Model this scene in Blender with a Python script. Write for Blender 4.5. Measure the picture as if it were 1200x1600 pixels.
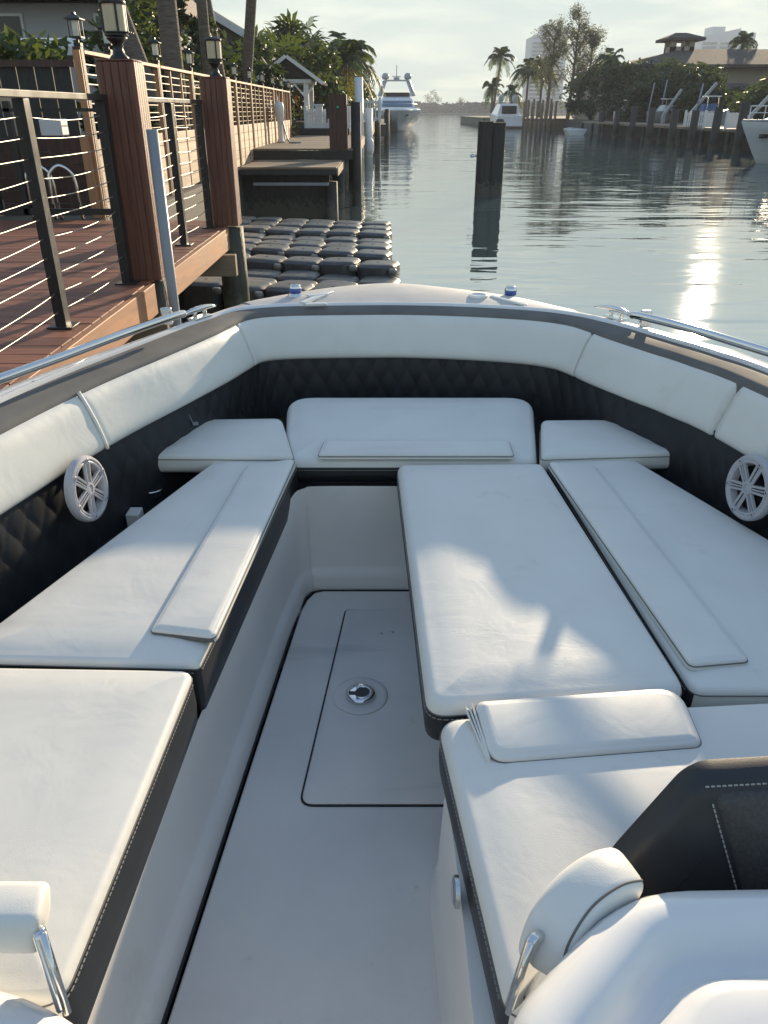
import bpy, math, random
from mathutils import Vector, Matrix, noise as mnoise
R = math.radians
scene = bpy.context.scene
for o in list(bpy.data.objects): bpy.data.objects.remove(o)
col = scene.collection

# ---------------------------------------------------------------- camera
CAM_Z = 2.0
cam_d = bpy.data.cameras.new('camera'); cam = bpy.data.objects.new('camera', cam_d); col.objects.link(cam)
cam.location = (0, 0, CAM_Z); cam.rotation_euler = (R(90 - 27.6), 0, 0)
cam_d.sensor_fit = 'VERTICAL'; cam_d.sensor_height = 36.0; cam_d.lens = 36.0 * 1200 / 1600
cam_d.clip_start = 0.02; cam_d.clip_end = 6000
scene.camera = cam

# ---------------------------------------------------------------- light
SUN_EL, SUN_AZ = 12.0, 22.0          # degrees above the horizon, degrees right of straight ahead
world = bpy.data.worlds.new('World'); scene.world = world; world.use_nodes = True
wn, wl = world.node_tree.nodes, world.node_tree.links
wn.clear()
wo = wn.new('ShaderNodeOutputWorld'); bg = wn.new('ShaderNodeBackground'); bg.inputs['Strength'].default_value = 0.082
sky = wn.new('ShaderNodeTexSky'); sky.sky_type = 'NISHITA'; sky.sun_disc = False
sky.sun_elevation = R(SUN_EL); sky.sun_rotation = R(SUN_AZ)
sky.air_density = 1.0; sky.dust_density = 1.6; sky.ozone_density = 1.0; sky.altitude = 0
# thin high cloud drawn over the sky by direction
tc = wn.new('ShaderNodeTexCoord'); sep = wn.new('ShaderNodeSeparateXYZ'); wl.new(tc.outputs['Generated'], sep.inputs[0])
mx = wn.new('ShaderNodeMath'); mx.operation = 'MAXIMUM'; mx.inputs[1].default_value = 0.0; wl.new(sep.outputs['Z'], mx.inputs[0])
ad = wn.new('ShaderNodeMath'); ad.operation = 'ADD'; ad.inputs[1].default_value = 0.10; wl.new(mx.outputs[0], ad.inputs[0])
dx = wn.new('ShaderNodeMath'); dx.operation = 'DIVIDE'; wl.new(sep.outputs['X'], dx.inputs[0]); wl.new(ad.outputs[0], dx.inputs[1])
dy = wn.new('ShaderNodeMath'); dy.operation = 'DIVIDE'; wl.new(sep.outputs['Y'], dy.inputs[0]); wl.new(ad.outputs[0], dy.inputs[1])
cb = wn.new('ShaderNodeCombineXYZ'); wl.new(dx.outputs[0], cb.inputs[0]); wl.new(dy.outputs[0], cb.inputs[1])
cn = wn.new('ShaderNodeTexNoise'); cn.inputs['Scale'].default_value = 0.75; cn.inputs['Detail'].default_value = 7; cn.inputs['Roughness'].default_value = 0.55
cn.inputs['Distortion'].default_value = 0.4
wl.new(cb.outputs[0], cn.inputs['Vector'])
cr = wn.new('ShaderNodeValToRGB'); cr.color_ramp.elements[0].position = 0.44; cr.color_ramp.elements[1].position = 0.66
cr.color_ramp.elements[1].color = (0.62, 0.62, 0.62, 1); wl.new(cn.outputs['Fac'], cr.inputs[0])
# the veil of thin high haze: the sun's glow is capped and mixed with an even milky layer, pale at the horizon and bluer overhead
cap = wn.new('ShaderNodeVectorMath'); cap.operation = 'MINIMUM'; cap.inputs[1].default_value = (7.0, 7.0, 6.2); wl.new(sky.outputs[0], cap.inputs[0])
vr = wn.new('ShaderNodeValToRGB'); vr.color_ramp.elements[0].position = 0.0; vr.color_ramp.elements[0].color = (.375, .450, .415, 1)
vr.color_ramp.elements[1].position = .75; vr.color_ramp.elements[1].color = (.18, .29, .49, 1)
e_ = vr.color_ramp.elements.new(.22); e_.color = (.40, .53, .56, 1)
wl.new(mx.outputs[0], vr.inputs[0])
vs = wn.new('ShaderNodeVectorMath'); vs.operation = 'SCALE'; vs.inputs['Scale'].default_value = 10.0; wl.new(vr.outputs[0], vs.inputs[0])
veil = wn.new('ShaderNodeMix'); veil.data_type = 'RGBA'; veil.inputs['Factor'].default_value = .86
wl.new(cap.outputs[0], veil.inputs['A']); wl.new(vs.outputs[0], veil.inputs['B'])
cl = wn.new('ShaderNodeVectorMath'); cl.operation = 'MULTIPLY'; cl.inputs[1].default_value = (1.75, 1.50, 1.28); wl.new(veil.outputs['Result'], cl.inputs[0])
mixc = wn.new('ShaderNodeMix'); mixc.data_type = 'RGBA'
wl.new(cr.outputs[0], mixc.inputs['Factor']); wl.new(veil.outputs['Result'], mixc.inputs['A']); wl.new(cl.outputs[0], mixc.inputs['B'])
wl.new(mixc.outputs['Result'], bg.inputs['Color']); wl.new(bg.outputs[0], wo.inputs['Surface'])

sd = bpy.data.lights.new('sun', 'SUN'); sd.energy = 5.0; sd.angle = R(0.8); sd.color = (1.0, 0.81, 0.56)
sun = bpy.data.objects.new('sun', sd); col.objects.link(sun)
sv = Vector((math.sin(R(SUN_AZ)) * math.cos(R(SUN_EL)), math.cos(R(SUN_AZ)) * math.cos(R(SUN_EL)), math.sin(R(SUN_EL))))
sun.rotation_euler = sv.to_track_quat('Z', 'Y').to_euler(); sun.location = (20, 50, 40)

scene.view_settings.view_transform = 'Standard'; scene.view_settings.look = 'None'
scene.view_settings.exposure = 0.80; scene.view_settings.gamma = 1
scene.render.engine = 'CYCLES'
scene.render.resolution_x = 768; scene.render.resolution_y = 1024
scene.cycles.max_bounces = 8; scene.cycles.volume_bounces = 1; scene.cycles.caustics_reflective = False

# ---------------------------------------------------------------- helpers
class MB:
    """collects geometry in world coordinates"""
    def __init__(s): s.v = []; s.f = []; s.u = None
    def add(s, vs, fs):
        n = len(s.v); s.v += [tuple(p) for p in vs]; s.f += [tuple(i + n for i in f) for f in fs]; return s
    def box(s, x0, x1, y0, y1, z0, z1, rot=None):
        vs = [Vector((x, y, z)) for z in (z0, z1) for y in (y0, y1) for x in (x0, x1)]
        if rot is not None:
            c = Vector(((x0 + x1) / 2, (y0 + y1) / 2, (z0 + z1) / 2)); vs = [c + rot @ (p - c) for p in vs]
        return s.add(vs, [(0, 2, 3, 1), (4, 5, 7, 6), (0, 1, 5, 4), (2, 6, 7, 3), (0, 4, 6, 2), (1, 3, 7, 5)])
    def beam(s, a, b, w, h):
        a, b = Vector(a), Vector(b); d = (b - a).normalized()
        sx = d.cross(Vector((0, 0, 1))); sx = Vector((1, 0, 0)) if sx.length < 1e-4 else sx.normalized()
        sz = sx.cross(d)
        q = [(-w/2, -h/2), (w/2, -h/2), (w/2, h/2), (-w/2, h/2)]
        vs = [a + sx*i + sz*j for i, j in q] + [b + sx*i + sz*j for i, j in q]
        return s.add(vs, [(0, 1, 2, 3), (7, 6, 5, 4), (0, 4, 5, 1), (1, 5, 6, 2), (2, 6, 7, 3), (3, 7, 4, 0)])
    def loft(s, rings, closed=True, cap=True):
        n = len(rings[0]); base = len(s.v)
        for r in rings: s.v += [tuple(p) for p in r]
        m = n if closed else n - 1
        for i in range(len(rings) - 1):
            for j in range(m):
                a = base + i*n + j; b = base + i*n + (j+1) % n
                s.f.append((a, b, b + n, a + n))
        if cap and closed:
            s.f.append(tuple(base + j for j in reversed(range(n))))
            s.f.append(tuple(base + (len(rings)-1)*n + j for j in range(n)))
        return s
    def tube(s, path, r, n=8, taper=None, cap=True):
        path = [Vector(p) for p in path]; rings = []; up = None
        for i, p in enumerate(path):
            d = (path[min(i+1, len(path)-1)] - path[max(i-1, 0)]).normalized()
            if up is None:
                up = Vector((0, 0, 1)) if abs(d.z) < .9 else Vector((1, 0, 0))
            a = d.cross(up); a.normalize(); b = a.cross(d); up = b
            rr = r if taper is None else taper[i]
            rings.append([p + (a*math.cos(t) + b*math.sin(t))*rr for t in [2*math.pi*k/n for k in range(n)]])
        return s.loft(rings, True, cap)
    def lathe(s, c, prof, n=24, rot=None):
        rings = []; c = Vector(c)
        for r, z in prof:
            ring = [Vector((r*math.cos(2*math.pi*k/n), r*math.sin(2*math.pi*k/n), z)) for k in range(n)]
            if rot is not None: ring = [rot @ p for p in ring]
            rings.append([c + p for p in ring])
        return s.loft(rings)
    def prism(s, poly, z0, z1):
        return s.loft([[(x, y, z0) for x, y in poly], [(x, y, z1) for x, y in poly]])
    def ball(s, c, r, n=12, sz=1.0):
        prof = [(max(r*math.sin(math.pi*k/n), 1e-4), -r*math.cos(math.pi*k/n)*sz) for k in range(n+1)]
        return s.lathe(c, prof, n)
ORG = {}
def worg(o): return ORG.get(o.name, Vector((0, 0, 0))) if o else Vector((0, 0, 0))
def props(o, label=None, cat=None, group=None, kind=None):
    if label: o['label'] = label
    if cat: o['category'] = cat
    if group: o['group'] = group
    if kind: o['kind'] = kind
    return o
def empty(name, loc, label, cat, group=None):
    o = bpy.data.objects.new(name, None); col.objects.link(o); o.location = loc; ORG[o.name] = Vector(loc)
    o.empty_display_size = .1
    return props(o, label, cat, group)
def mk(name, mb, mat, parent=None, smooth=False, bevel=0, seg=2, org=None, label=None, auto=None):
    o0 = worg(parent) if parent else (Vector(org) if org else Vector((0, 0, 0)))
    me = bpy.data.meshes.new(name); me.from_pydata([tuple(Vector(p) - o0) for p in mb.v], [], mb.f); me.update()
    o = bpy.data.objects.new(name, me); col.objects.link(o)
    if parent: o.parent = parent
    else: o.location = o0
    ORG[o.name] = o0
    if mat: me.materials.append(mat)
    if smooth or auto:
        me.polygons.foreach_set('use_smooth', [True]*len(me.polygons))
        if auto: me.set_sharp_from_angle(angle=R(auto))
    if bevel:
        m = o.modifiers.new('bevel', 'BEVEL'); m.width = bevel; m.segments = seg; m.limit_method = 'ANGLE'; m.angle_limit = R(35)
        if seg > 1: 
            me.polygons.foreach_set('use_smooth', [True]*len(me.polygons)); me.set_sharp_from_angle(angle=R(35))
    if label: o['label'] = label
    return o
def copy_tree(o, loc=None, rotz=None, scale=None, label=None, parent=None):
    c = o.copy(); col.objects.link(c); c.parent = parent
    if loc is not None: c.location = loc
    if rotz is not None: c.rotation_euler = (0, 0, rotz)
    if scale is not None: c.scale = scale
    if label: c['label'] = label
    for ch in [k for k in bpy.data.objects if k.parent == o]: copy_tree(ch, parent=c)
    return c

# ---------------------------------------------------------------- materials
def rgb(r, g, b): return (r, g, b, 1)
def mat(name, c, rough=.5, metal=0, var=.12, vscale=3.0, bump=0.0, bscale=60.0, bdist=.002, coat=0, c2=None, spec=.5, stretch=None, detail=5, trans=0, obj=True, sheen=0, blot=None):
    m = bpy.data.materials.new(name); m.use_nodes = True; n, l = m.node_tree.nodes, m.node_tree.links
    b = n['Principled BSDF']; b.inputs['Roughness'].default_value = rough; b.inputs['Metallic'].default_value = metal
    b.inputs['Specular IOR Level'].default_value = spec
    if coat: b.inputs['Coat Weight'].default_value = coat; b.inputs['Coat Roughness'].default_value = .08
    if trans: b.inputs['Transmission Weight'].default_value = trans
    t = n.new('ShaderNodeTexCoord'); mp = n.new('ShaderNodeMapping'); l.new(t.outputs['Object'], mp.inputs[0])
    if stretch: mp.inputs['Scale'].default_value = stretch
    ns = n.new('ShaderNodeTexNoise'); ns.inputs['Scale'].default_value = vscale; ns.inputs['Detail'].default_value = detail; l.new(mp.outputs[0], ns.inputs['Vector'])
    rp = n.new('ShaderNodeValToRGB'); rp.color_ramp.elements[0].position = .3; rp.color_ramp.elements[1].position = .7
    a = c2 or tuple(x*(1-var) for x in c[:3])
    rp.color_ramp.elements[0].color = (*a[:3], 1); rp.color_ramp.elements[1].color = (*[min(1, x*(1+var*.5)) for x in c[:3]], 1)
    l.new(ns.outputs['Fac'], rp.inputs[0]); base = rp.outputs[0]
    if blot:      # stains: (scale, threshold, colour, strength)
        n2 = n.new('ShaderNodeTexNoise'); n2.inputs['Scale'].default_value = blot[0]; n2.inputs['Detail'].default_value = 8; n2.inputs['Roughness'].default_value = .7
        l.new(mp.outputs[0], n2.inputs['Vector'])
        r2 = n.new('ShaderNodeMapRange'); r2.inputs['From Min'].default_value = blot[1]; r2.inputs['From Max'].default_value = blot[1] + .12; r2.inputs['To Max'].default_value = blot[3]
        l.new(n2.outputs['Fac'], r2.inputs['Value'])
        mm = n.new('ShaderNodeMix'); mm.data_type = 'RGBA'; l.new(r2.outputs[0], mm.inputs['Factor']); l.new(base, mm.inputs['A']); mm.inputs['B'].default_value = (*blot[2], 1); base = mm.outputs['Result']
    l.new(base, b.inputs['Base Color'])
    rv = n.new('ShaderNodeMapRange'); rv.inputs['To Min'].default_value = max(.02, rough - .1); rv.inputs['To Max'].default_value = min(1, rough + .1)
    l.new(ns.outputs['Fac'], rv.inputs['Value']); 
    if rough > .12: l.new(rv.outputs[0], b.inputs['Roughness'])
    if bump:
        nb = n.new('ShaderNodeTexNoise'); nb.inputs['Scale'].default_value = bscale; nb.inputs['Detail'].default_value = 6; l.new(mp.outputs[0], nb.inputs['Vector'])
        bp = n.new('ShaderNodeBump'); bp.inputs['Strength'].default_value = bump; bp.inputs['Distance'].default_value = bdist
        l.new(nb.outputs['Fac'], bp.inputs['Height']); l.new(bp.outputs[0], b.inputs['Normal'])
    return m
def vinyl(name, c, rough, creases=0.0):
    """upholstery: fine grain, soft sag of the foam, drag creases and a little grime"""
    m = mat(name, c, rough, var=.05, vscale=5, spec=.42, blot=(7.0, .60, (c[0]*.80, c[1]*.78, c[2]*.72), .55))
    n, l = m.node_tree.nodes, m.node_tree.links; b = n['Principled BSDF']
    t = n.new('ShaderNodeTexCoord')
    g = n.new('ShaderNodeTexNoise'); g.inputs['Scale'].default_value = 420; g.inputs['Detail'].default_value = 3; l.new(t.outputs['Object'], g.inputs['Vector'])
    w = n.new('ShaderNodeTexNoise'); w.inputs['Scale'].default_value = 6.5; w.inputs['Detail'].default_value = 3; w.inputs['Distortion'].default_value = .6; l.new(t.outputs['Object'], w.inputs['Vector'])
    b1 = n.new('ShaderNodeBump'); b1.inputs['Strength'].default_value = .25; b1.inputs['Distance'].default_value = .010; l.new(w.outputs['Fac'], b1.inputs['Height'])
    b2 = n.new('ShaderNodeBump'); b2.inputs['Strength'].default_value = .22; b2.inputs['Distance'].default_value = .001; l.new(g.outputs['Fac'], b2.inputs['Height']); l.new(b1.outputs[0], b2.inputs['Normal'])
    last = b2
    mp = n.new('ShaderNodeMapping'); mp.inputs['Rotation'].default_value = (0, 0, R(38)); mp.inputs['Scale'].default_value = (2.2, 13, 4); l.new(t.outputs['Object'], mp.inputs[0])
    v = n.new('ShaderNodeTexNoise'); v.inputs['Scale'].default_value = 1.6; v.inputs['Detail'].default_value = 4; v.inputs['Distortion'].default_value = 1.2; l.new(mp.outputs[0], v.inputs['Vector'])
    sb = n.new('ShaderNodeMath'); sb.operation = 'SUBTRACT'; sb.inputs[1].default_value = .5; l.new(v.outputs['Fac'], sb.inputs[0])
    ab = n.new('ShaderNodeMath'); ab.operation = 'ABSOLUTE'; l.new(sb.outputs[0], ab.inputs[0])
    mr = n.new('ShaderNodeMapRange'); mr.inputs['From Max'].default_value = .018; l.new(ab.outputs[0], mr.inputs['Value'])
    b3 = n.new('ShaderNodeBump'); b3.inputs['Strength'].default_value = creases; b3.inputs['Distance'].default_value = .0016; l.new(mr.outputs[0], b3.inputs['Height']); l.new(b2.outputs[0], b3.inputs['Normal']); last = b3
    l.new(last.outputs[0], b.inputs['Normal'])
    return m
def rewire(m, fn):
    n, l = m.node_tree.nodes, m.node_tree.links; b = n['Principled BSDF']; src = b.inputs['Base Color'].links[0].from_socket
    t = n.new('ShaderNodeTexCoord'); out = fn(n, l, t, src); l.new(out, b.inputs['Base Color'])
def per_board(m, pitch, axis, amt):
    """each board has its own tone"""
    def f(n, l, t, src):
        s = n.new('ShaderNodeSeparateXYZ'); l.new(t.outputs['Object'], s.inputs[0])
        d = n.new('ShaderNodeMath'); d.operation = 'DIVIDE'; d.inputs[1].default_value = pitch; l.new(s.outputs[axis], d.inputs[0])
        fl = n.new('ShaderNodeMath'); fl.operation = 'FLOOR'; l.new(d.outputs[0], fl.inputs[0])
        w = n.new('ShaderNodeTexWhiteNoise'); w.noise_dimensions = '1D'; l.new(fl.outputs[0], w.inputs['W'])
        r = n.new('ShaderNodeMapRange'); r.inputs['To Min'].default_value = 1-amt; r.inputs['To Max'].default_value = 1+amt; l.new(w.outputs['Value'], r.inputs['Value'])
        v = n.new('ShaderNodeVectorMath'); v.operation = 'SCALE'; l.new(src, v.inputs[0]); l.new(r.outputs[0], v.inputs['Scale']); return v.outputs[0]
    rewire(m, f)
def specks(m, scale, size, c, c2scale=None):
    """scattered grit and scuffs"""
    def f(n, l, t, src):
        v = n.new('ShaderNodeTexVoronoi'); v.inputs['Scale'].default_value = scale; l.new(t.outputs['Object'], v.inputs['Vector'])
        r = n.new('ShaderNodeMapRange'); r.inputs['From Min'].default_value = size; r.inputs['From Max'].default_value = size*.6; l.new(v.outputs['Distance'], r.inputs['Value'])
        sc = n.new('ShaderNodeSeparateColor'); l.new(v.outputs['Color'], sc.inputs[0])
        g = n.new('ShaderNodeMath'); g.operation = 'GREATER_THAN'; g.inputs[1].default_value = .72; l.new(sc.outputs[0], g.inputs[0])
        mu = n.new('ShaderNodeMath'); mu.operation = 'MULTIPLY'; l.new(r.outputs[0], mu.inputs[0]); l.new(g.outputs[0], mu.inputs[1])
        x = n.new('ShaderNodeMix'); x.data_type = 'RGBA'; l.new(mu.outputs[0], x.inputs['Factor']); l.new(src, x.inputs['A']); x.inputs['B'].default_value = (*c, 1); return x.outputs['Result']
    rewire(m, f)
def scuffs(m, rot, scale, c, amt):
    def f(n, l, t, src):
        mp = n.new('ShaderNodeMapping'); mp.inputs['Rotation'].default_value = (0, 0, R(rot)); mp.inputs['Scale'].default_value = (1, 7, 1); l.new(t.outputs['Object'], mp.inputs[0])
        v = n.new('ShaderNodeTexNoise'); v.inputs['Scale'].default_value = scale; v.inputs['Detail'].default_value = 5; v.inputs['Distortion'].default_value = .3; l.new(mp.outputs[0], v.inputs['Vector'])
        r = n.new('ShaderNodeMapRange'); r.inputs['From Min'].default_value = .60; r.inputs['From Max'].default_value = .70; r.inputs['To Max'].default_value = amt; l.new(v.outputs['Fac'], r.inputs['Value'])
        x = n.new('ShaderNodeMix'); x.data_type = 'RGBA'; l.new(r.outputs[0], x.inputs['Factor']); l.new(src, x.inputs['A']); x.inputs['B'].default_value = (*c, 1); return x.outputs['Result']
    rewire(m, f)
M = {}
M['vinyl'] = vinyl('cream_vinyl', (.72, .705, .655), .45, .02)
M['vinyl_creased'] = vinyl('creased_cream_vinyl', (.72, .705, .655), .45, .09)
M['dark_vinyl'] = mat('charcoal_vinyl', (.022, .023, .025), .45, var=.2, vscale=9, bump=.3, bscale=420, bdist=.001)
M['dark_weave'] = mat('charcoal_weave', (.055, .052, .050), .5, var=.35, vscale=160, bump=.6, bscale=260, bdist=.002)
M['quilt'] = mat('quilted_charcoal', (.018, .021, .026), .50, var=.3, vscale=12, bump=.3, bscale=380, bdist=.001)
M['thread'] = mat('grey_thread', (.34, .33, .31), .7)
M['gel'] = mat('white_gelcoat', (.76, .75, .73), .22, var=.05, vscale=4, coat=.5, blot=(9, .63, (.60, .57, .50), .35))
M['gelmatte'] = mat('moulded_liner', (.76, .73, .69), .42, var=.05, vscale=4, bump=.06, bscale=30, bdist=.004, blot=(5, .60, (.52, .49, .44), .35))
M['nonskid'] = mat('nonskid_deck', (.69, .66, .62), .72, var=.10, vscale=3, bump=.55, bscale=500, bdist=.0015, blot=(11, .64, (.34, .31, .27), .5))
M['bowdeck'] = mat('bow_nonskid', (.56, .525, .49), .55, var=.10, vscale=9, bump=.4, bscale=420, bdist=.001)
M['gasket'] = mat('black_gasket', (.012, .012, .014), .6)
M['trim'] = mat('grey_coaming', (.165, .158, .148), .8, spec=.2, var=.2, vscale=6, bump=.25, bscale=220, bdist=.001, stretch=(1, 1, 1))
M['chrome'] = mat('polished_steel', (.72, .72, .71), .07, 1, var=.05)
M['steel'] = mat('brushed_steel', (.60, .60, .60), .22, 1, var=.1)
M['black'] = mat('black_plastic', (.015, .015, .016), .4)
M['spk'] = mat('speaker_white', (.44, .43, .45), .4)
M['blacksteel'] = mat('black_powder_coat', (.014, .014, .015), .38, var=.3, vscale=8)
M['cable'] = mat('steel_cable', (.42, .39, .34), .42, .9)
M['clad'] = mat('reddish_cladding', (.155, .062, .040), .55, var=.35, vscale=5, stretch=(9, 9, .8), bump=.4, bscale=9, bdist=.003)
M['deckwood'] = mat('deck_boards', (.225, .082, .045), .6, var=.45, vscale=2.2, stretch=(.8, 8, 4), bump=.5, bscale=8, bdist=.004, blot=(3, .60, (.10, .045, .03), .6))
M['fascia'] = mat('fascia_board', (.36, .17, .085), .62, var=.35, vscale=2, stretch=(6, 1, 8), bump=.4, bscale=6, bdist=.003)
M['greywood'] = mat('weathered_planks', (.26, .20, .14), .8, var=.4, vscale=2, stretch=(1, 9, 5), bump=.5, bscale=8, bdist=.004)
M['panelwood'] = mat('pale_fence_boards', (.46, .35, .25), .65, var=.35, vscale=1.6, stretch=(5, 1, 9), bump=.3, bscale=6, bdist=.003)
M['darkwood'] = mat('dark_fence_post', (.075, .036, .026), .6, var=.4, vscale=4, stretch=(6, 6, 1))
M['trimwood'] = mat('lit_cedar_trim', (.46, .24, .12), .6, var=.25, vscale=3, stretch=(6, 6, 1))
M['pile'] = mat('wet_pile', (.060, .062, .045), .65, var=.5, vscale=2.5, stretch=(7, 7, 1), bump=.8, bscale=10, bdist=.01, blot=(2.5, .55, (.03, .06, .02), .8))
M['darkpile'] = mat('tarred_pile', (.035, .032, .030), .7, var=.4, vscale=3, stretch=(8, 8, 1), bump=.8, bscale=10, bdist=.01)
M['pvc'] = mat('grey_conduit', (.26, .28, .31), .45, var=.1)
M['concrete'] = mat('stained_concrete', (.11, .10, .088), .85, var=.35, vscale=1.2, bump=.5, bscale=12, bdist=.01, blot=(.8, .52, (.07, .07, .055), .8))
M['float'] = mat('black_float', (.070, .073, .076), .36, var=.35, vscale=7, bump=.5, bscale=120, bdist=.003, blot=(6, .60, (.16, .15, .13), .5))
M['whitepaint'] = mat('white_paint', (.72, .72, .72), .5, var=.08)
M['stucco'] = mat('pale_stucco', (.42, .42, .45), .85, var=.08, vscale=.6, bump=.3, bscale=20, bdist=.01)
M['stucco_warm'] = mat('warm_stucco', (.50, .43, .38), .85, var=.1, vscale=.5, bump=.3, bscale=20, bdist=.01)
M['tile'] = mat('clay_roof_tiles', (.20, .13, .10), .75, var=.35, vscale=3, bump=.8, bscale=7, bdist=.05, stretch=(3, .6, 1))
M['greytile'] = mat('grey_roof_tiles', (.10, .088, .08), .95, spec=.1, var=.35, vscale=2, bump=.8, bscale=5, bdist=.05)
M['window'] = mat('dark_window_glass', (.02, .025, .03), .06, var=.1)
M['bark'] = mat('palm_bark', (.17, .135, .11), .85, var=.4, vscale=2.5, stretch=(2, 2, 14), bump=1.0, bscale=3, bdist=.03)
M['lampglass'] = mat('frosted_lamp_glass', (.62, .52, .34), .35, var=.12, vscale=6)
M['lampclear'] = mat('seeded_lamp_glass', (.86, .84, .70), .25, var=.25, vscale=12)
M['towerconc'] = mat('tower_white', (.55, .56, .58), .7, var=.05)
M['towerglass'] = mat('tower_glass', (.10, .16, .22), .15, var=.2, vscale=.2)
M['yacht'] = mat('yacht_gelcoat', (.70, .70, .70), .25, var=.04, coat=.4)
M['yachtgrey'] = mat('yacht_hull_grey', (.36, .37, .38), .3, var=.06, coat=.3)
M['canvas_blue'] = mat('blue_canvas', (.05, .11, .24), .7)
M['ground'] = mat('garden_soil', (.16, .14, .10), .95, var=.4, vscale=.8, bump=.5, bscale=6, bdist=.03)
per_board(M['deckwood'], .144, 'Y', .30); per_board(M['greywood'], .147, 'Y', .25); per_board(M['panelwood'], .155, 'Z', .16)
specks(M['nonskid'], 9, .03, (.10, .085, .07)); scuffs(M['nonskid'], 35, 1.3, (.66, .65, .63), .45); scuffs(M['nonskid'], -48, 1.1, (.38, .36, .34), .35)
specks(M['vinyl'], 5, .014, (.25, .22, .18)); scuffs(M['vinyl'], 30, 1.2, (.60, .585, .54), .4)
specks(M['float'], 7, .10, (.45, .44, .40)); scuffs(M['float'], 0, 2, (.20, .20, .18), .5)
def tideband(m, c):
    def f(n, l, t, src):
        g = n.new('ShaderNodeNewGeometry'); s = n.new('ShaderNodeSeparateXYZ'); l.new(g.outputs['Position'], s.inputs[0])
        ns = n.new('ShaderNodeTexNoise'); ns.inputs['Scale'].default_value = 14; ns.inputs['Detail'].default_value = 6; l.new(t.outputs['Object'], ns.inputs['Vector'])
        a = n.new('ShaderNodeMath'); a.operation = 'MULTIPLY_ADD'; a.inputs[1].default_value = .8; l.new(ns.outputs['Fac'], a.inputs[0]); l.new(s.outputs['Z'], a.inputs[2])
        r = n.new('ShaderNodeMapRange'); r.inputs['From Min'].default_value = .78; r.inputs['From Max'].default_value = .62; l.new(a.outputs[0], r.inputs['Value'])
        x = n.new('ShaderNodeMix'); x.data_type = 'RGBA'; l.new(r.outputs[0], x.inputs['Factor']); l.new(src, x.inputs['A']); x.inputs['B'].default_value = (*c, 1); return x.outputs['Result']
    rewire(m, f)
tideband(M['pile'], (.10, .11, .07)); tideband(M['darkpile'], (.085, .080, .062))
def leafmat(name, c):
    m = mat(name, c, .5, var=.45, vscale=1.3, detail=3)
    n, l = m.node_tree.nodes, m.node_tree.links; b = n['Principled BSDF']
    t = n.new('ShaderNodeBsdfTranslucent'); t.inputs['Color'].default_value = (c[0]*2.2, c[1]*2.0, c[2]*.8, 1)
    mx = n.new('ShaderNodeMixShader'); mx.inputs[0].default_value = .35; l.new(b.outputs[0], mx.inputs[1]); l.new(t.outputs[0], mx.inputs[2])
    l.new(mx.outputs[0], n['Material Output'].inputs['Surface'])
    return m
M['leaf'] = leafmat('dark_foliage', (.034, .055, .026))
M['leaf2'] = leafmat('green_foliage', (.058, .085, .032))
M['frond'] = leafmat('palm_frond', (.052, .078, .032))
M['frond_dry'] = leafmat('dry_frond', (.22, .15, .05))
M['casuarina'] = leafmat('wispy_foliage', (.075, .085, .055))
M['pin'] = mat('grey_dock_pin', (.20, .195, .17), .45)
M['mangrove'] = mat('mangrove', (.018, .027, .018), .9, var=.4, vscale=.05, spec=.1)

# ================================================================= WATER
def water_material():
    m = bpy.data.materials.new('canal_water'); m.use_nodes = True; n, l = m.node_tree.nodes, m.node_tree.links
    b = n['Principled BSDF']; b.inputs['Base Color'].default_value = (.060, .090, .096, 1); b.inputs['Roughness'].default_value = .028; b.inputs['IOR'].default_value = 7.5
    t = n.new('ShaderNodeTexCoord')
    def layer(scale, sx, sy, rot, detail, dist, strength, prev):
        mp = n.new('ShaderNodeMapping'); mp.inputs['Scale'].default_value = (sx, sy, 1); mp.inputs['Rotation'].default_value = (0, 0, R(rot)); l.new(t.outputs['Object'], mp.inputs[0])
        ns = n.new('ShaderNodeTexNoise'); ns.inputs['Scale'].default_value = scale; ns.inputs['Detail'].default_value = detail; ns.inputs['Roughness'].default_value = .5; ns.inputs['Distortion'].default_value = .5
        l.new(mp.outputs[0], ns.inputs['Vector'])
        bp = n.new('ShaderNodeBump'); bp.inputs['Strength'].default_value = strength; bp.inputs['Distance'].default_value = dist; l.new(ns.outputs['Fac'], bp.inputs['Height'])
        if prev: l.new(prev.outputs[0], bp.inputs['Normal'])
        return bp
    a = layer(.50, .40, 1.0, 6, 2, .09, .4, None)
    c = layer(1.9, .28, 1.0, -5, 2, .030, .4, a)
    d = layer(8, .5, 1.0, 20, 2, .0020, .35, c)
    l.new(d.outputs[0], b.inputs['Normal'])
    return m
M['water'] = water_material()
w = MB().add([(-900, -60, 0), (900, -60, 0), (900, 1600, 0), (-900, 1600, 0)], [(0, 1, 2, 3)])
props(mk('water', w, M['water']), kind='structure')

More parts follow.
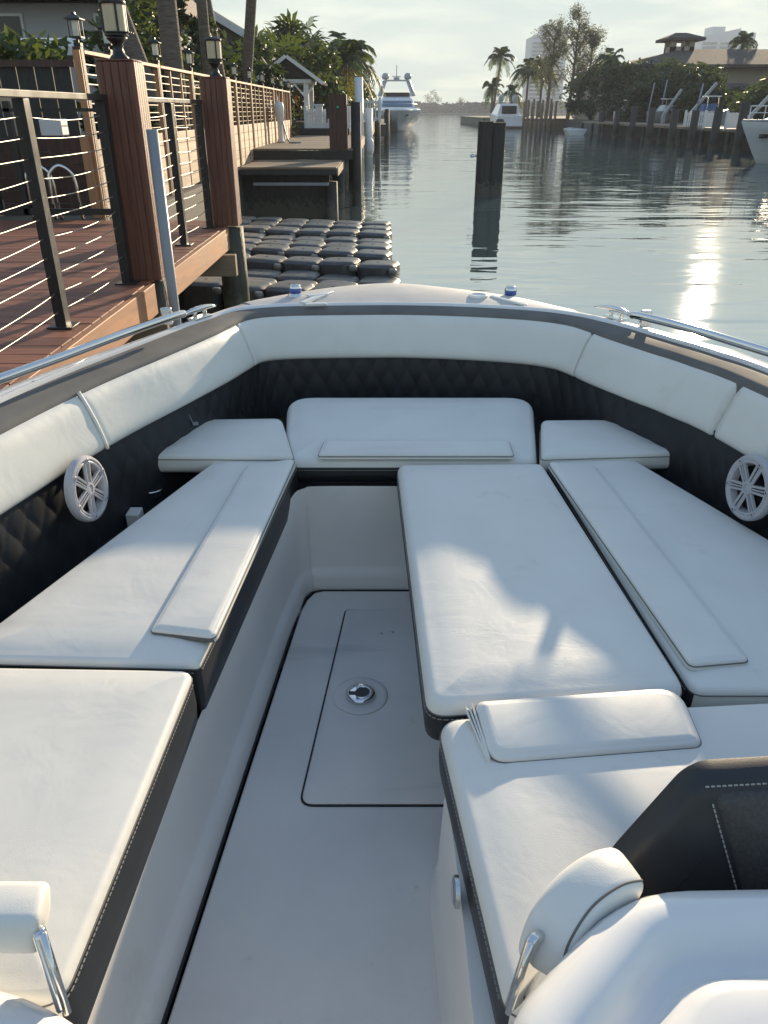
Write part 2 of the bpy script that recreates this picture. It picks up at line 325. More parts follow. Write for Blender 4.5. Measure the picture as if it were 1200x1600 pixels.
# ================================================================= OUR BOAT
boat = empty('motorboat', (.12, 2.0, .0), 'white bowrider boat with cream cushions and charcoal quilted sides, seen from its cockpit', 'boat')
BX = .12
def cr(pts, k=8):
    """Catmull-Rom through control points"""
    out = []; n = len(pts); P_ = [Vector(p) for p in pts]
    for i in range(n - 1):
        p0, p1, p2, p3 = P_[max(i-1, 0)], P_[i], P_[i+1], P_[min(i+2, n-1)]
        for j in range(k):
            t = j / k
            out.append(.5*((2*p1) + (-p0+p2)*t + (2*p0-5*p1+4*p2-p3)*t*t + (-p0+3*p1-3*p2+p3)*t**3))
    out.append(P_[-1]); return out
Tc = [(-1.42,.2,1.2), (-1.31,1.2,1.2), (-1.096,2.054,1.200), (-0.970,2.456,1.200), (-0.821,2.821,1.200), (-0.713,3.091,1.200), (-0.668,3.227,1.200), (-0.603,3.380,1.200), (-0.457,3.452,1.200), (-0.115,3.477,1.200), (0.115,3.477,1.200),
      (0.399,3.440,1.200), (0.644,3.374,1.200), (0.788,3.288,1.200), (0.862,3.173,1.200), (0.912,3.061,1.200), (1.018,2.865,1.200), (1.107,2.705,1.200), (1.236,2.370,1.200), (1.50,1.2,1.2), (1.60,.2,1.2)]
Oc = [(-1.68,.2,1.2), (-1.57,1.2,1.2), (-1.35,2.15,1.2), (-1.148,2.689,1.200), (-0.978,3.022,1.200), (-0.858,3.271,1.200), (-0.795,3.398,1.200), (-0.726,3.546,1.200), (-0.613,3.735,1.200), (-0.327,4.013,1.200), (0.017,4.154,1.200),
      (0.328,4.021,1.200), (0.581,3.836,1.200), (0.761,3.625,1.200), (0.902,3.458,1.200), (1.013,3.339,1.200), (1.160,3.152,1.200), (1.260,2.993,1.200), (1.391,2.721,1.200), (1.76,1.25,1.2), (1.86,.2,1.2)]
KS = 8
T = cr(Tc, KS); O = cr(Oc, KS); NS = len(T)
def outn(path):
    res = []
    for i in range(len(path)):
        d = path[min(i+1, len(path)-1)] - path[max(i-1, 0)]; d.z = 0; d.normalize()
        res.append(Vector((-d.y, d.x, 0)))
    return res
N = outn(T)                    # path runs left-aft, bow, right-aft: outward is to the left of travel
ARC = [0]
for i in range(1, NS): ARC.append(ARC[-1] + (T[i]-T[i-1]).length)
def at_i(x):                   # point on path by fractional index
    i = max(0, min(int(x), NS-2)); f = x - i
    return T[i].lerp(T[i+1], f), N[i].lerp(N[i+1], f).normalized(), ARC[i] + f*(ARC[i+1]-ARC[i])
iL, iR = 6*KS + 3, 14*KS + 2   # where side and bow bolsters meet
# --- bolsters
def bolster(name, i0, i1, label=None, gap=.004):
    mb = MB(); ns, nt = max(12, int((i1-i0)*1.5)), 16; rows = []
    s0, s1 = at_i(i0)[2], at_i(i1)[2]
    for a in range(ns + 1):
        # denser near the ends
        f = .5 - .5*math.cos(math.pi*a/ns)
        f = f*.75 + (a/ns)*.25
        p, nn, s = at_i(i0 + (i1-i0)*f)
        e = min(s - s0, s1 - s); he = min(1, max(0, e/.014)); he = math.sqrt(max(0, 1-(1-he)**2))
        row = []
        for b in range(nt + 1):
            t = .5 - .5*math.cos(math.pi*b/nt)
            q = abs(2*t-1); ht = max(0, 1-q**5)**.5
            h = .034*min(ht, 1)*he - .002
            ts = t
            z = 1.195 - ts*.187 
            sh = (1-he)*.005
            base = p - nn*(.075*ts)
            row.append(base - nn*h + Vector((0, 0, z-p.z + (-(sh) if t < .5 else sh)*(abs(.5-t)*2))))
        rows.append(row)
    for a in range(ns+1):
        rows[a] = [p_ for p_ in rows[a]]
    mb.loft(rows, closed=False, cap=False)
    o = mk(name, mb, M['vinyl'], boat, smooth=True, label=label)
    return o
S1 = 3*KS - 2.0      # seam between aft and forward side bolster on the left, about x = 70 in the photo
for (i0, i1) in ((0, S1+.05), (S1-.05, iL-.06), (iL+.06, iR-.06), (iR+.06, 17*KS+6.6), (17*KS+6.7, NS-1)):
    bolster('backrest_bolster', i0, i1)
# --- welt between the two left bolsters
p, nn, s = at_i(S1)
mb = MB(); mb.tube([p - nn*(.075*t + .022 + .008*math.sin(math.pi*t)) + Vector((.0, 0, -.0 - .187*t)) for t in [0, .1, .25, .5, .75, .9, 1]], .006, 8)
mk('welt', mb, M['vinyl'], boat, smooth=True)
# --- quilted side panel
mb = MB(); rows = []
step = .008; total = ARC[-1]; idx = 0; a = 0.0
while a < total:
    while idx < NS-2 and ARC[idx+1] < a: idx += 1
    f = (a-ARC[idx])/(ARC[idx+1]-ARC[idx]); p = T[idx].lerp(T[idx+1], f); nn = N[idx].lerp(N[idx+1], f).normalized(); row = []
    for b in range(45):
        h_ = b/44*.34
        u1 = math.pi*(a/.085 + h_/.15); u2 = math.pi*(a/.085 - h_/.15)
        q = (abs(math.sin(u1))*abs(math.sin(u2)))**.35*.0055
        row.append(p - nn*(.072 + q + .02*h_) + Vector((0, 0, -.17-h_)))
    rows.append(row); a += step
mb.loft(rows, closed=False, cap=False)
mk('quilted_panel', mb, M['quilt'], boat, smooth=True)
# --- grey coaming trim, gunwale, bow deck
def width_fn(i):
    k = i/KS
    if k < 5: return .105
    if k < 7.5: return .105 - (k-5)/2.5*.055
    if k < 13: return .05
    if k < 15: return .05 + (k-13)/2*.045
    return .095
prof = [(-.02, -.045), (-.020, -.012), (-.016, -.002), (-.006, .006), (.012, .010), (.6, .014), (.97, .016), (1.0, .013), (1.0, -.01)]
mb = MB(); rows = []; G = []
for i in range(NS):
    wd = width_fn(i); row = []
    for o_, z_ in prof:
        off = o_ if o_ < .1 else o_*wd
        row.append(T[i] + N[i]*off + Vector((0, 0, z_)))
    rows.append(row); G.append(T[i] + N[i]*wd)
mb.loft(rows, closed=False, cap=False)
mk('coaming_trim', mb, M['trim'], boat, smooth=True)
# gunwale/bow deck: between G and O; near the sides white, in the bow non-skid
def deckrow(i, fr):
    g, o = G[i] - N[i]*.004, O[i]
    row = []
    bowf = max(0, 1 - abs(i/KS - 10)/3.2)
    for f in fr:
        p = g.lerp(o, f); z = 1.2 + .006 + .010*math.sin(math.pi*f)*(1 + 2*bowf) - (.02*f**3) 
        if f == 0: z = 1.2 + .004
        p.z = z; row.append(p)
    return row
fr = [0, .03, .08, .2, .35, .5, .65, .8, .92, 1.0]
mb = MB(); mb.loft([deckrow(i, fr) for i in range(NS)], closed=False, cap=False)
mk('gunwale', mb, M['gel'], boat, smooth=True)
# raised inner lip of the gunwale
mb = MB(); rows = []
for i in range(NS):
    r_ = []
    for o_, z_ in ((0.0, .008), (.004, .020), (.012, .026), (.024, .026), (.032, .018), (.036, .006)):
        r_.append(G[i] + N[i]*o_ + Vector((0, 0, z_)))
    rows.append(r_)
mb.loft(rows, closed=False, cap=False); mk('gunwale_lip', mb, M['gel'], boat, smooth=True)
# bow non-skid pad, 3 mm proud
mb = MB(); rows = []
for i in range(int(7.6*KS), int(13.4*KS)+1):
    r_ = deckrow(i, [.10, .25, .4, .55, .7, .82, .90]); rows.append([p + Vector((0, 0, .004)) for p in r_])
mb.loft(rows, closed=False, cap=False); mk('bow_deck', mb, M['bowdeck'], boat, smooth=True)
# hull skin
mb = MB(); rows = []
cen = Vector((BX, 1.4, 0))
for i in range(NS):
    o = O[i]; r_ = []
    dirv = Vector((o.x-BX, (o.y-1.4)*(1 if o.y > 1.4 else 0), 0))
    nn = dirv.normalized() if dirv.length > 0 else Vector((1, 0, 0))
    for z_, off in ((1.18, 0), (1.165, .02), (1.13, .028), (1.095, .02), (1.08, 0), (.8, -.05), (.5, -.12), (.2, -.22), (-.1, -.36), (-.4, -.7)):
        r_.append(Vector((o.x, o.y, z_)) + nn*off)
    rows.append(r_)
mb.loft(rows, closed=False, cap=False); mk('hull', mb, M['gel'], boat, smooth=True)
mb = MB(); mb.tube([O[i] + Vector((0, 0, -.07)) + outn(O)[i]*.03 for i in range(0, NS)], .018, 8); mk('rub_rail', mb, M['steel'], boat, smooth=True)
# snaps along the gunwale
for rng, st in ((range(int(1.5*KS), int(6.3*KS)), 5), (range(int(7*KS), int(13.6*KS)), 7), (range(int(15*KS), int(18.6*KS)), 4)):
    for i in list(rng)[::st]:
        mb = MB(); c = G[i] + N[i]*.045 + Vector((0, 0, .010))
        mb.lathe(c, [(.0085, 0), (.0085, .004), (.006, .008), (.001, .0085)], 10); mk('snap', mb, M['steel'], boat, smooth=True)
# hinge strips on the bow hatch + hatch lines
def strip(a, b, w_, h_, m_, nm, par=boat):
    mb = MB(); mb.beam(a, b, w_, h_); return mk(nm, mb, m_, par, bevel=min(w_, h_)*.3)
strip((-0.371,3.520,1.226), (-0.257,3.740,1.232), .035, .012, M['gel'], 'deck_hinge')
strip((0.504,3.659,1.228), (0.637,3.481,1.226), .022, .010, M['gel'], 'deck_hinge')
strip((-0.358,3.640,1.232), (-0.265,3.682,1.232), .022, .012, M['gel'], 'hinge_bracket')
strip((-0.353,3.485,1.228), (-0.259,3.498,1.228), .022, .012, M['gel'], 'hinge_bracket')
mb = MB(); c = Vector((0.441,3.655,1.226)); mb.lathe(c, [(.045, 0), (.045, .008), (.036, .012), (.030, .006), (.001, .006)], 24); mk('deck_plate', mb, M['gel'], boat, smooth=True)
# pop-up navigation lights
for u, px in ((0, (-0.417,3.683,1.220)), (1, (0.604,3.735,1.200))):
    mb = MB(); c = Vector(px)
    mb.lathe(c, [(.036, 0), (.036, .01), (.028, .014), (.027, .048), (.022, .058), (.001, .060)], 18)
    l_ = mk('navigation_light', mb, M['chrome'], boat, smooth=True)
    mb = MB(); mb.lathe(c + Vector((0, 0, .020)), [(.0285, 0), (.0285, .022), (.001, .022)], 18); mk('lens', mb, mat('blue_lens', (.05, .10, .35), .1), l_, smooth=True)
# cleats
def cleat(c, ang):
    c = Vector(c); d = Vector((math.cos(ang), math.sin(ang), 0)); q = Vector((-d.y, d.x, 0))
    mb = MB(); 
    mb.tube([c + d*t + Vector((0, 0, .028 + .012*(1 - (t/.12)**2) )) + q*.012*(t/.12)**2 for t in [-.12+.02*k for k in range(13)]], .01, 10, taper=[.004, .007, .009, .010, .011, .012, .012, .012, .011, .010, .009, .007, .004])
    o = mk('cleat', mb, M['chrome'], boat, smooth=True)
    mb = MB()
    for t in (-.03, .03): mb.tube([c + d*t, c + d*t + Vector((0, 0, .035))], .010, 8)
    mb.beam(c - d*.055 + Vector((0, 0, .004)), c + d*.055 + Vector((0, 0, .004)), .045, .010)
    mk('cleat_base', mb, M['chrome'], o, bevel=.003)
cleat((-0.777,3.258,1.222), R(62)); cleat((0.986,3.276,1.215), R(118))
# hand rails
def handrail(pts, feet):
    mb = MB(); mb.tube(cr(pts, 8), .0155, 12); o = mk('hand_rail', mb, M['chrome'], boat, smooth=True)
    for f in feet:
        f = Vector(f); t = f + Vector((0, 0, .07)); 
        mb = MB(); mb.beam(f, t, .045, .02); mk('rail_bracket', mb, M['steel'], o, bevel=.006)
hl = [(-0.796,3.069,1.285), (-0.821,3.000,1.290), (-0.925,2.761,1.290), (-1.045,2.459,1.290), (-1.146,2.216,1.290)]
e_ = Vector(hl[-1]) + (Vector(hl[-1])-Vector(hl[-2]))*2.4; hl.append(tuple(e_)); hl.append((-1.52, .6, 1.29))
handrail(hl, [(-0.895,3.177,1.215), (-1.262, 2.35, 1.21), (-1.45, 1.4, 1.21)])
hr = [(0.980,3.047,1.285), (1.016,2.984,1.290), (1.127,2.807,1.290), (1.274,2.504,1.290)]
e_ = Vector(hr[-1]) + (Vector(hr[-1])-Vector(hr[-2]))*1.6; hr.append(tuple(e_)); hr.append((1.68, .6, 1.29))
handrail(hr, [(1.060,3.124,1.215), (1.385,2.587,1.210), (1.62, 1.4, 1.21)])

# --- floor and liner
def floor_x(y): return -.443 + (y-.904)*(.143/1.562)
fl = [(floor_x(-.4), -.4)] + [(floor_x(y), y) for y in (.9, 1.6, 2.36)] + [(-.292, 2.44), (-.268, 2.485), (-.235, 2.497), (.52, 2.497), (.56, 2.46), (.62, 1.30), (.62, -.4)]
mb = MB(); mb.prism([(x, y) for x, y in fl][::-1], .30, .35); mk('cockpit_floor', mb, M['nonskid'], boat, bevel=.006)
mb = MB(); mb.tube([(x-.010, y+.004, .346) for x, y in fl[:8]], .0055, 8); mk('floor_gasket', mb, M['gasket'], boat, smooth=True)
# side of port seat base: curb then wall, rounding into the forward bulkhead
def linerpath(off):
    pts = []
    for y in (-.4, .3, .9, 1.4, 1.9, 2.2): pts.append((floor_x(y) - .012 - off, y))
    fx = floor_x(2.5)
    pts += [(fx - .012 - off, 2.40), (fx - .002 - off*.8, 2.465 + off*.5), (fx + .02 - off*.4, 2.497 + off*.8), (fx + .06, 2.508 + off), (.1, 2.508 + off), (.5, 2.508+off)]
    return cr([(x, y, 0) for x, y in pts], 5)
mb = MB(); rows = []
lp = [(0, .335), (0.0, .352), (.006, .395), (.012, .418), (.022, .426), (.028, .440), (.034, .56), (.036, .705)]
paths = [linerpath(o_) for o_, z_ in lp]
for i in range(len(paths[0])):
    t_ = max(0, min(1, (paths[0][i].y-2.3)/.18)); rows.append([Vector((paths[k][i].x, paths[k][i].y, lp[k][1] + (.072*t_ if k == len(lp)-1 else 0))) for k in range(len(lp))])
mb.loft(rows, closed=False, cap=False); mk('port_liner', mb, M['gelmatte'], boat, smooth=True)
# seat bases below the cushions (tops and starboard side)
mb = MB(); mb.prism([(-.56, .4), (-.53, 1.4), (-.44, 2.2), (-.42, 2.5), (-.98, 2.6), (-1.30, 1.4), (-1.42, .4)][::-1], .60, .70); mk('port_seat_shelf', mb, M['black'], boat)
mb = MB(); mb.prism([(-.62, 2.60), (.9, 2.60), (.98, 2.9), (.75, 3.32), (-.45, 3.32), (-.72, 2.9)], .60, .765); mk('bow_seat_shelf', mb, M['black'], boat)
mb = MB(); mb.prism([(.62, 1.36), (1.62, 1.30), (1.25, 2.55), (.98, 2.85), (.60, 2.6)], .30, .722); mk('starboard_seat_base', mb, M['black'], boat)
# --- hatch with round latch
hp = [(-0.140,2.360,0.350), (0.286,2.360,0.350), (0.232,1.469,0.350), (-0.223,1.460,0.350)]
hp[1] = (.42, hp[0][1], .35); hp[2] = (.42, hp[3][1], .35)
def rounded(pts, r, k=5):
    out = []; n = len(pts); eid = []
    for i in range(n):
        p = Vector(pts[i][:2]); a = Vector(pts[i-1][:2]); b = Vector(pts[(i+1) % n][:2])
        rr = r[i] if isinstance(r, (list, tuple)) else r
        da, db = (a-p).normalized(), (b-p).normalized()
        rr = min(rr, (a-p).length*.45, (b-p).length*.45)
        p1, p2 = p + da*rr, p + db*rr
        for j in range(k+1):
            t = j/k; q = (1-t)**2*p1 + 2*t*(1-t)*p + t*t*p2
            out.append(q); eid.append(i-1 if (j < k/2) else i)
    return out, [e % n for e in eid]
def densify(pts, eid, step=.05):
    o, e = [], []
    for i in range(len(pts)):
        a, b = pts[i], pts[(i+1) % len(pts)]; L_ = (b-a).length; k = max(1, int(L_/step))
        for j in range(k): o.append(a.lerp(b, j/k)); e.append(eid[i])
    return o, e
def ring2(pts, rc, d, cnt, rmin=.002):
    """rounded outline of a counter-clockwise polygon moved inward by d, always with the same point count"""
    P2 = [Vector(p[:2]) for p in pts]; n = len(P2); rs = rc if isinstance(rc, (list, tuple)) else [rc]*n
    Q = inset(P2, d) if d else P2
    out, eid = [], []; fresh = not cnt; k = 6
    seg = []
    for i in range(n):
        p, a, b = Q[i], Q[i-1], Q[(i+1) % n]
        r = min(rs[i], (P2[i-1]-P2[i]).length*.45, (P2[(i+1) % n]-P2[i]).length*.45)
        r = max(r - d*.9, rmin) if d >= 0 else r - d
        r = min(r, (Q[i-1]-Q[i]).length*.47, (Q[(i+1) % n]-Q[i]).length*.47)
        p1, p2 = p + (a-p).normalized()*r, p + (b-p).normalized()*r
        seg.append((p, p1, p2))
    for i in range(n):
        p, p1, p2 = seg[i]
        for j in range(k+1):
            t = j/k; out.append((1-t)**2*p1 + 2*t*(1-t)*p + t*t*p2); eid.append((i-1) % n if j < k/2 else i)
        nx = seg[(i+1) % n][1]
        if fresh: cnt.append(max(1, int((nx-p2).length/.05)))
        for j in range(1, cnt[i]): out.append(p2.lerp(nx, j/cnt[i])); eid.append(i)
    return out, eid
def area(pts): return sum(pts[i].x*pts[(i+1) % len(pts)].y - pts[(i+1) % len(pts)].x*pts[i].y for i in range(len(pts)))/2
def inset(pts, d):
    n = len(pts); out = []
    for i in range(n):
        a = (pts[i]-pts[i-1]).normalized(); b = (pts[(i+1) % n]-pts[i]).normalized()
        t = (a+b).normalized(); nn = Vector((-t.y, t.x)); c = max(.5, nn.dot(Vector((-a.y, a.x))))
        out.append(pts[i] + nn*(d/c))
    return out
ho, _ = rounded(hp, [.015, .0, .0, .035])
if area(ho) < 0: ho = ho[::-1]
mb = MB(); mb.loft([[(*p, .346) for p in inset(ho, -.006)], [(*p, .3535) for p in inset(ho, -.006)]]); mk('hatch_gasket', mb, M['gasket'], boat)
mb = MB(); mb.loft([[(*ho_, .347) for ho_ in ho], [(*p, .3555) for p in ho], [(*p, .3595) for p in inset(ho, .004)]])
hatch = mk('floor_hatch', mb, M['nonskid'], boat, auto=50)
for px in ((-0.011,2.208,0.360), (0.029,2.215,0.360)):
    mb = MB(); mb.lathe(px, [(.006, -.001), (.006, .001), (.001, .0012)], 12); mk('hatch_screw', mb, M['steel'], hatch, smooth=True)
lc = Vector((-0.075,1.883,0.360))
mb = MB(); mb.lathe(lc, [(.088, .0), (.086, .0035), (.070, .0030), (.056, -.0005 + .001), (.054, .001), (.001, .001)], 40); mk('latch_recess', mb, M['nonskid'], hatch, smooth=True)
mb = MB(); mb.lathe(lc, [(.046, 0), (.046, .012), (.042, .016), (.037, .0165), (.034, .011), (.001, .011)], 40); lt = mk('hatch_latch', mb, M['chrome'], hatch, auto=40)
mb = MB(); mb.lathe(lc + Vector((.006, 0, .0112)), [(.023, 0), (.023, .0015), (.001, .0015)], 28); mb.box(lc.x-.034, lc.x-.016, lc.y-.006, lc.y+.006, lc.z+.0115, lc.z+.0135); mk('latch_recess', mb, M['black'], lt)
mb = MB(); mb.tube([lc + Vector((.006 + .027*math.cos(R(a)), .027*math.sin(R(a)), .014)) for a in range(-130, 131, 20)], .0035, 8); mk('lift_ring', mb, M['chrome'], lt, smooth=True)

# --- cushions
def cushion(name, pts, thick, top=None, rc=.04, re=.017, dark=(), m=None, par=None, puff=.010, label=None, stitch=True, welt=True, edgemat=None, tw=False):
    """pts: [(x, y, z)] corner positions of the top; z may differ per corner (a tilted plane is fitted)"""
    par = par or boat; m = m or M['vinyl']
    P3 = [Vector(p) for p in pts]
    c = sum(P3, Vector())/len(P3)
    # least-squares plane z = a + bx + cy
    sxx = sum((p.x-c.x)**2 for p in P3); syy = sum((p.y-c.y)**2 for p in P3); sxy = sum((p.x-c.x)*(p.y-c.y) for p in P3)
    sxz = sum((p.x-c.x)*(p.z-c.z) for p in P3); syz = sum((p.y-c.y)*(p.z-c.z) for p in P3); D_ = sxx*syy - sxy**2
    bx = (sxz*syy - syz*sxy)/D_; by = (syz*sxx - sxz*sxy)/D_
    zf = lambda q: c.z + bx*(q.x-c.x) + by*(q.y-c.y)
    if area([Vector(p[:2]) for p in pts]) < 0:
        pts = pts[::-1]; n_ = len(pts); dark = [(n_-2-d) % n_ for d in dark]
        if isinstance(rc, (list, tuple)): rc = rc[::-1]
    cnt = []
    o, e = ring2(pts, rc, 0, cnt)
    n = len(o)
    prof = [(.012, -thick), (.0, -thick+.012), (-.003, -thick*.6), (0, -re-.003)]
    pk = 1 if puff > .005 else .15
    topp = [(0, -re)] + [(re*(1-math.cos(R(a))), -re + re*math.sin(R(a))) for a in (20, 40, 60, 78, 90)] + [(re+.02*pk, puff*.4), (re+.05*pk, puff*.75), (re+.09*pk, puff)]
    ring = lambda d, z: [Vector((q.x, q.y, zf(q)+z)) for q in ring2(pts, rc, d, cnt)[0]]
    body = MB(); body.loft([ring(d, z) for d, z in topp], cap=False)
    nn = len(topp); body.f.append(tuple(range((nn-1)*n, nn*n)))
    side = MB(); base = [ring(d, z) for d, z in prof + [(0, -re)]]
    drk = MB(); wh = body
    for k in range(len(base)-1):
        for i in range(n):
            j = (i+1) % n
            tgt = drk if e[i] in dark else wh
            q = [base[k][i], base[k][j], base[k+1][j], base[k+1][i]]; b0 = len(tgt.v); tgt.v += [tuple(p) for p in q]; tgt.f.append((b0, b0+1, b0+2, b0+3))
    b0 = len(body.v); body.v += [tuple(p) for p in base[0]]; body.f.append(tuple(b0+i for i in reversed(range(n))))
    ob = mk(name, body, m, par, label=label)
    me = ob.data
    import bmesh
    bm = bmesh.new(); bm.from_mesh(me); bmesh.ops.remove_doubles(bm, verts=bm.verts, dist=.0002); bm.to_mesh(me); bm.free()
    me.polygons.foreach_set('use_smooth', [True]*len(me.polygons)); me.set_sharp_from_angle(angle=R(60))
    if dark:
        od = mk('dark_side', drk, edgemat or M['dark_vinyl'], ob)
        bm = bmesh.new(); bm.from_mesh(od.data); bmesh.ops.remove_doubles(bm, verts=bm.verts, dist=.0002)
        bm.to_mesh(od.data); bm.free(); od.data.polygons.foreach_set('use_smooth', [True]*len(od.data.polygons))
    if welt:
        w_ = MB(); r_ = ring(-.0008, -re-.001); 
        idx = list(range(n)) + [0]
        w_.tube([r_[i] for i in idx], .0016, 6, cap=False)
        mk('seam', w_, M['trim'], ob, smooth=True)
    if stitch:
        st = MB(); r_ = ring(-.0022, -re-.010)
        for i in range(n):
            if not (e[i] in dark): continue
            a, b = r_[i], r_[(i+1) % n]; L_ = (b-a).length; k = int(L_/.010); 
            for q in range(k):
                p0 = a.lerp(b, (q+.12)/k); p1 = a.lerp(b, (q+.80)/k); st.beam(p0, p1, .0017, .0017)
        if st.v: mk('stitching', st, M['thread'], ob)
    return ob
cz = .85
left_main = cushion('seat_cushion', [(-0.615,2.663,0.850), (-0.321,2.645,0.850), (-0.435,1.432,0.850), (-1.03, 1.455, .85)], .155, rc=[.05, .06, .012, .02], dark=[1, 2], label='long cream side cushion on the port side with a folded inner pad')
cushion('raised_pad', [(-0.494,2.522,0.876), (-0.323,2.573,0.876), (-0.409,1.503,0.876), (-0.574,1.535,0.872)], .03, rc=[.01, .03, .02, .01], re=.008, par=left_main, puff=.004, dark=[2], edgemat=M['trim'], stitch=False)
left_aft = cushion('seat_cushion', [(-1.06, 1.430, .85), (-0.442,1.415,0.850), (-0.474,0.663,0.850), (-1.12, .66, .85)], .15, rc=[.02, .035, .04, .02], dark=[1], label='cream aft lounge cushion on the port side with charcoal edge')
lcor = cushion('seat_cushion', [(-0.812,2.943,0.890), (-0.418,2.958,0.890), (-0.330,2.587,0.880), (-0.855,2.593,0.880)], .075, rc=[.06, .04, .02, .02], label='small cream corner cushion on the port side')
bow = cushion('seat_cushion', [(-0.419,3.184,0.905), (0.646,3.184,0.905), (0.568,2.604,0.855), (-0.369,2.604,0.855)], .092, rc=[.12, .12, .04, .04], re=.03, puff=.014, dark=[2], label='wide cream bow seat cushion with a front pad')
cushion('raised_pad', [(-0.226,2.711,0.895), (0.474,2.711,0.895), (0.478,2.604,0.878), (-0.243,2.604,0.878)], .03, rc=.012, re=.008, par=bow, puff=.004, stitch=False)
rcor = cushion('seat_cushion', [(0.639,2.936,0.890), (0.942,2.943,0.890), (1.088,2.623,0.880), (0.576,2.587,0.880)], .075, rc=[.03, .08, .02, .02], label='small cream corner cushion on the starboard side')
right_main = cushion('seat_cushion', [(0.603,2.639,0.850), (0.925,2.651,0.850), (1.20, 1.95, .85), (1.34, 1.34, .85), (0.694,1.340,0.850)], .125, rc=[.06, .05, .05, .02, .03], dark=[4], label='long cream side cushion on the starboard side')
cushion('raised_pad', [(0.595,2.559,0.872), (0.759,2.525,0.872), (0.849,1.421,0.872), (0.705,1.402,0.872)], .03, rc=[.03, .015, .015, .02], re=.008, par=right_main, puff=.004, stitch=False)
filler = cushion('filler_cushion', [(0.048,2.535,0.875), (0.576,2.547,0.875), (0.673,1.315,0.875), (0.093,1.258,0.875)], .115, rc=[.03, .03, .05, .05], re=.03, dark=[2, 3], m=M['vinyl_creased'], puff=.012, label='wide loose centre cushion with a charcoal edge')
ra = [(0.114,1.243,0.865), (1.36, 1.335, .865), (1.45, .62, .865), (0.177,0.646,0.865)]
right_aft = cushion('seat_cushion', ra, .13, rc=[.05, .03, .03, .03], re=.028, dark=[3], label='cream aft lounge cushion on the starboard side', puff=.012)
ck = cushion('head_pad', [(0.191,1.249,0.900), (0.638,1.296,0.900), (0.635,1.138,0.886), (0.206,1.094,0.886)], .034, rc=[.02, .06, .02, .04], re=.009, par=right_aft, puff=.0045, stitch=False)
# folded end of the head pad
mb = MB()
a0, a1 = Vector((0.191,1.247,0.898)), Vector((0.207,1.103,0.884))
for k in range(3):
    o_ = .007*k
    mb.add([a0 + Vector((-.006-o_, 0, -.003-.006*k)), a1 + Vector((-.002-o_*.3, 0, -.001-.002*k)), a1 + Vector((0, -.002, -.018)), a0 + Vector((-.003-o_*.3, 0, -.030))], [(0, 1, 2, 3)])
fo = mk('fold', mb, M['vinyl'], ck); sm = fo.modifiers.new('solid', 'SOLIDIFY'); sm.thickness = .004; sm.offset = 0

# --- shelf, cup holders and white boxes beside the cushions
for sgn, cc, bx_ in ((-1, (-0.864,2.567,0.760), (-0.885,2.391,0.770)), (1, (1.103,2.556,0.760), (1.138,2.391,0.770))):
    mb = MB(); c = Vector(cc); mb.lathe(c, [(.036, -.03), (.036, .0), (.046, .003), (.048, .0), (.048, -.004)], 28)
    mk('cup_holder', mb, M['chrome'], boat, smooth=True)
    mb = MB(); mb.lathe(c + Vector((0, 0, -.024)), [(.035, 0), (.035, .002), (.001, .002)], 24); mk('cup_holder_base', mb, M['black'], boat)
    b = Vector(bx_); mb = MB(); mb.box(b.x-.015, b.x+.03, b.y-.03, b.y+.03, .70, .755); mk('switch_box', mb, M['gelmatte'], boat, bevel=.004)
# --- straps on the quilted panel
for a_, b_, in (((-0.777,2.795,0.998), (-0.753,2.807,0.915)), ((1.017,2.809,0.998), (0.991,2.821,0.915))):
    mb = MB(); a_, b_ = Vector(a_), Vector(b_); d_ = Vector((a_.x-BX, 0, 0)).normalized()*-.012
    mb.beam(a_ + d_, b_ + d_, .022, .003); mb.beam(b_ + d_*1.3 + Vector((0, 0, .012)), b_ + d_*1.3, .028, .006); mk('strap', mb, M['pvc'], boat)
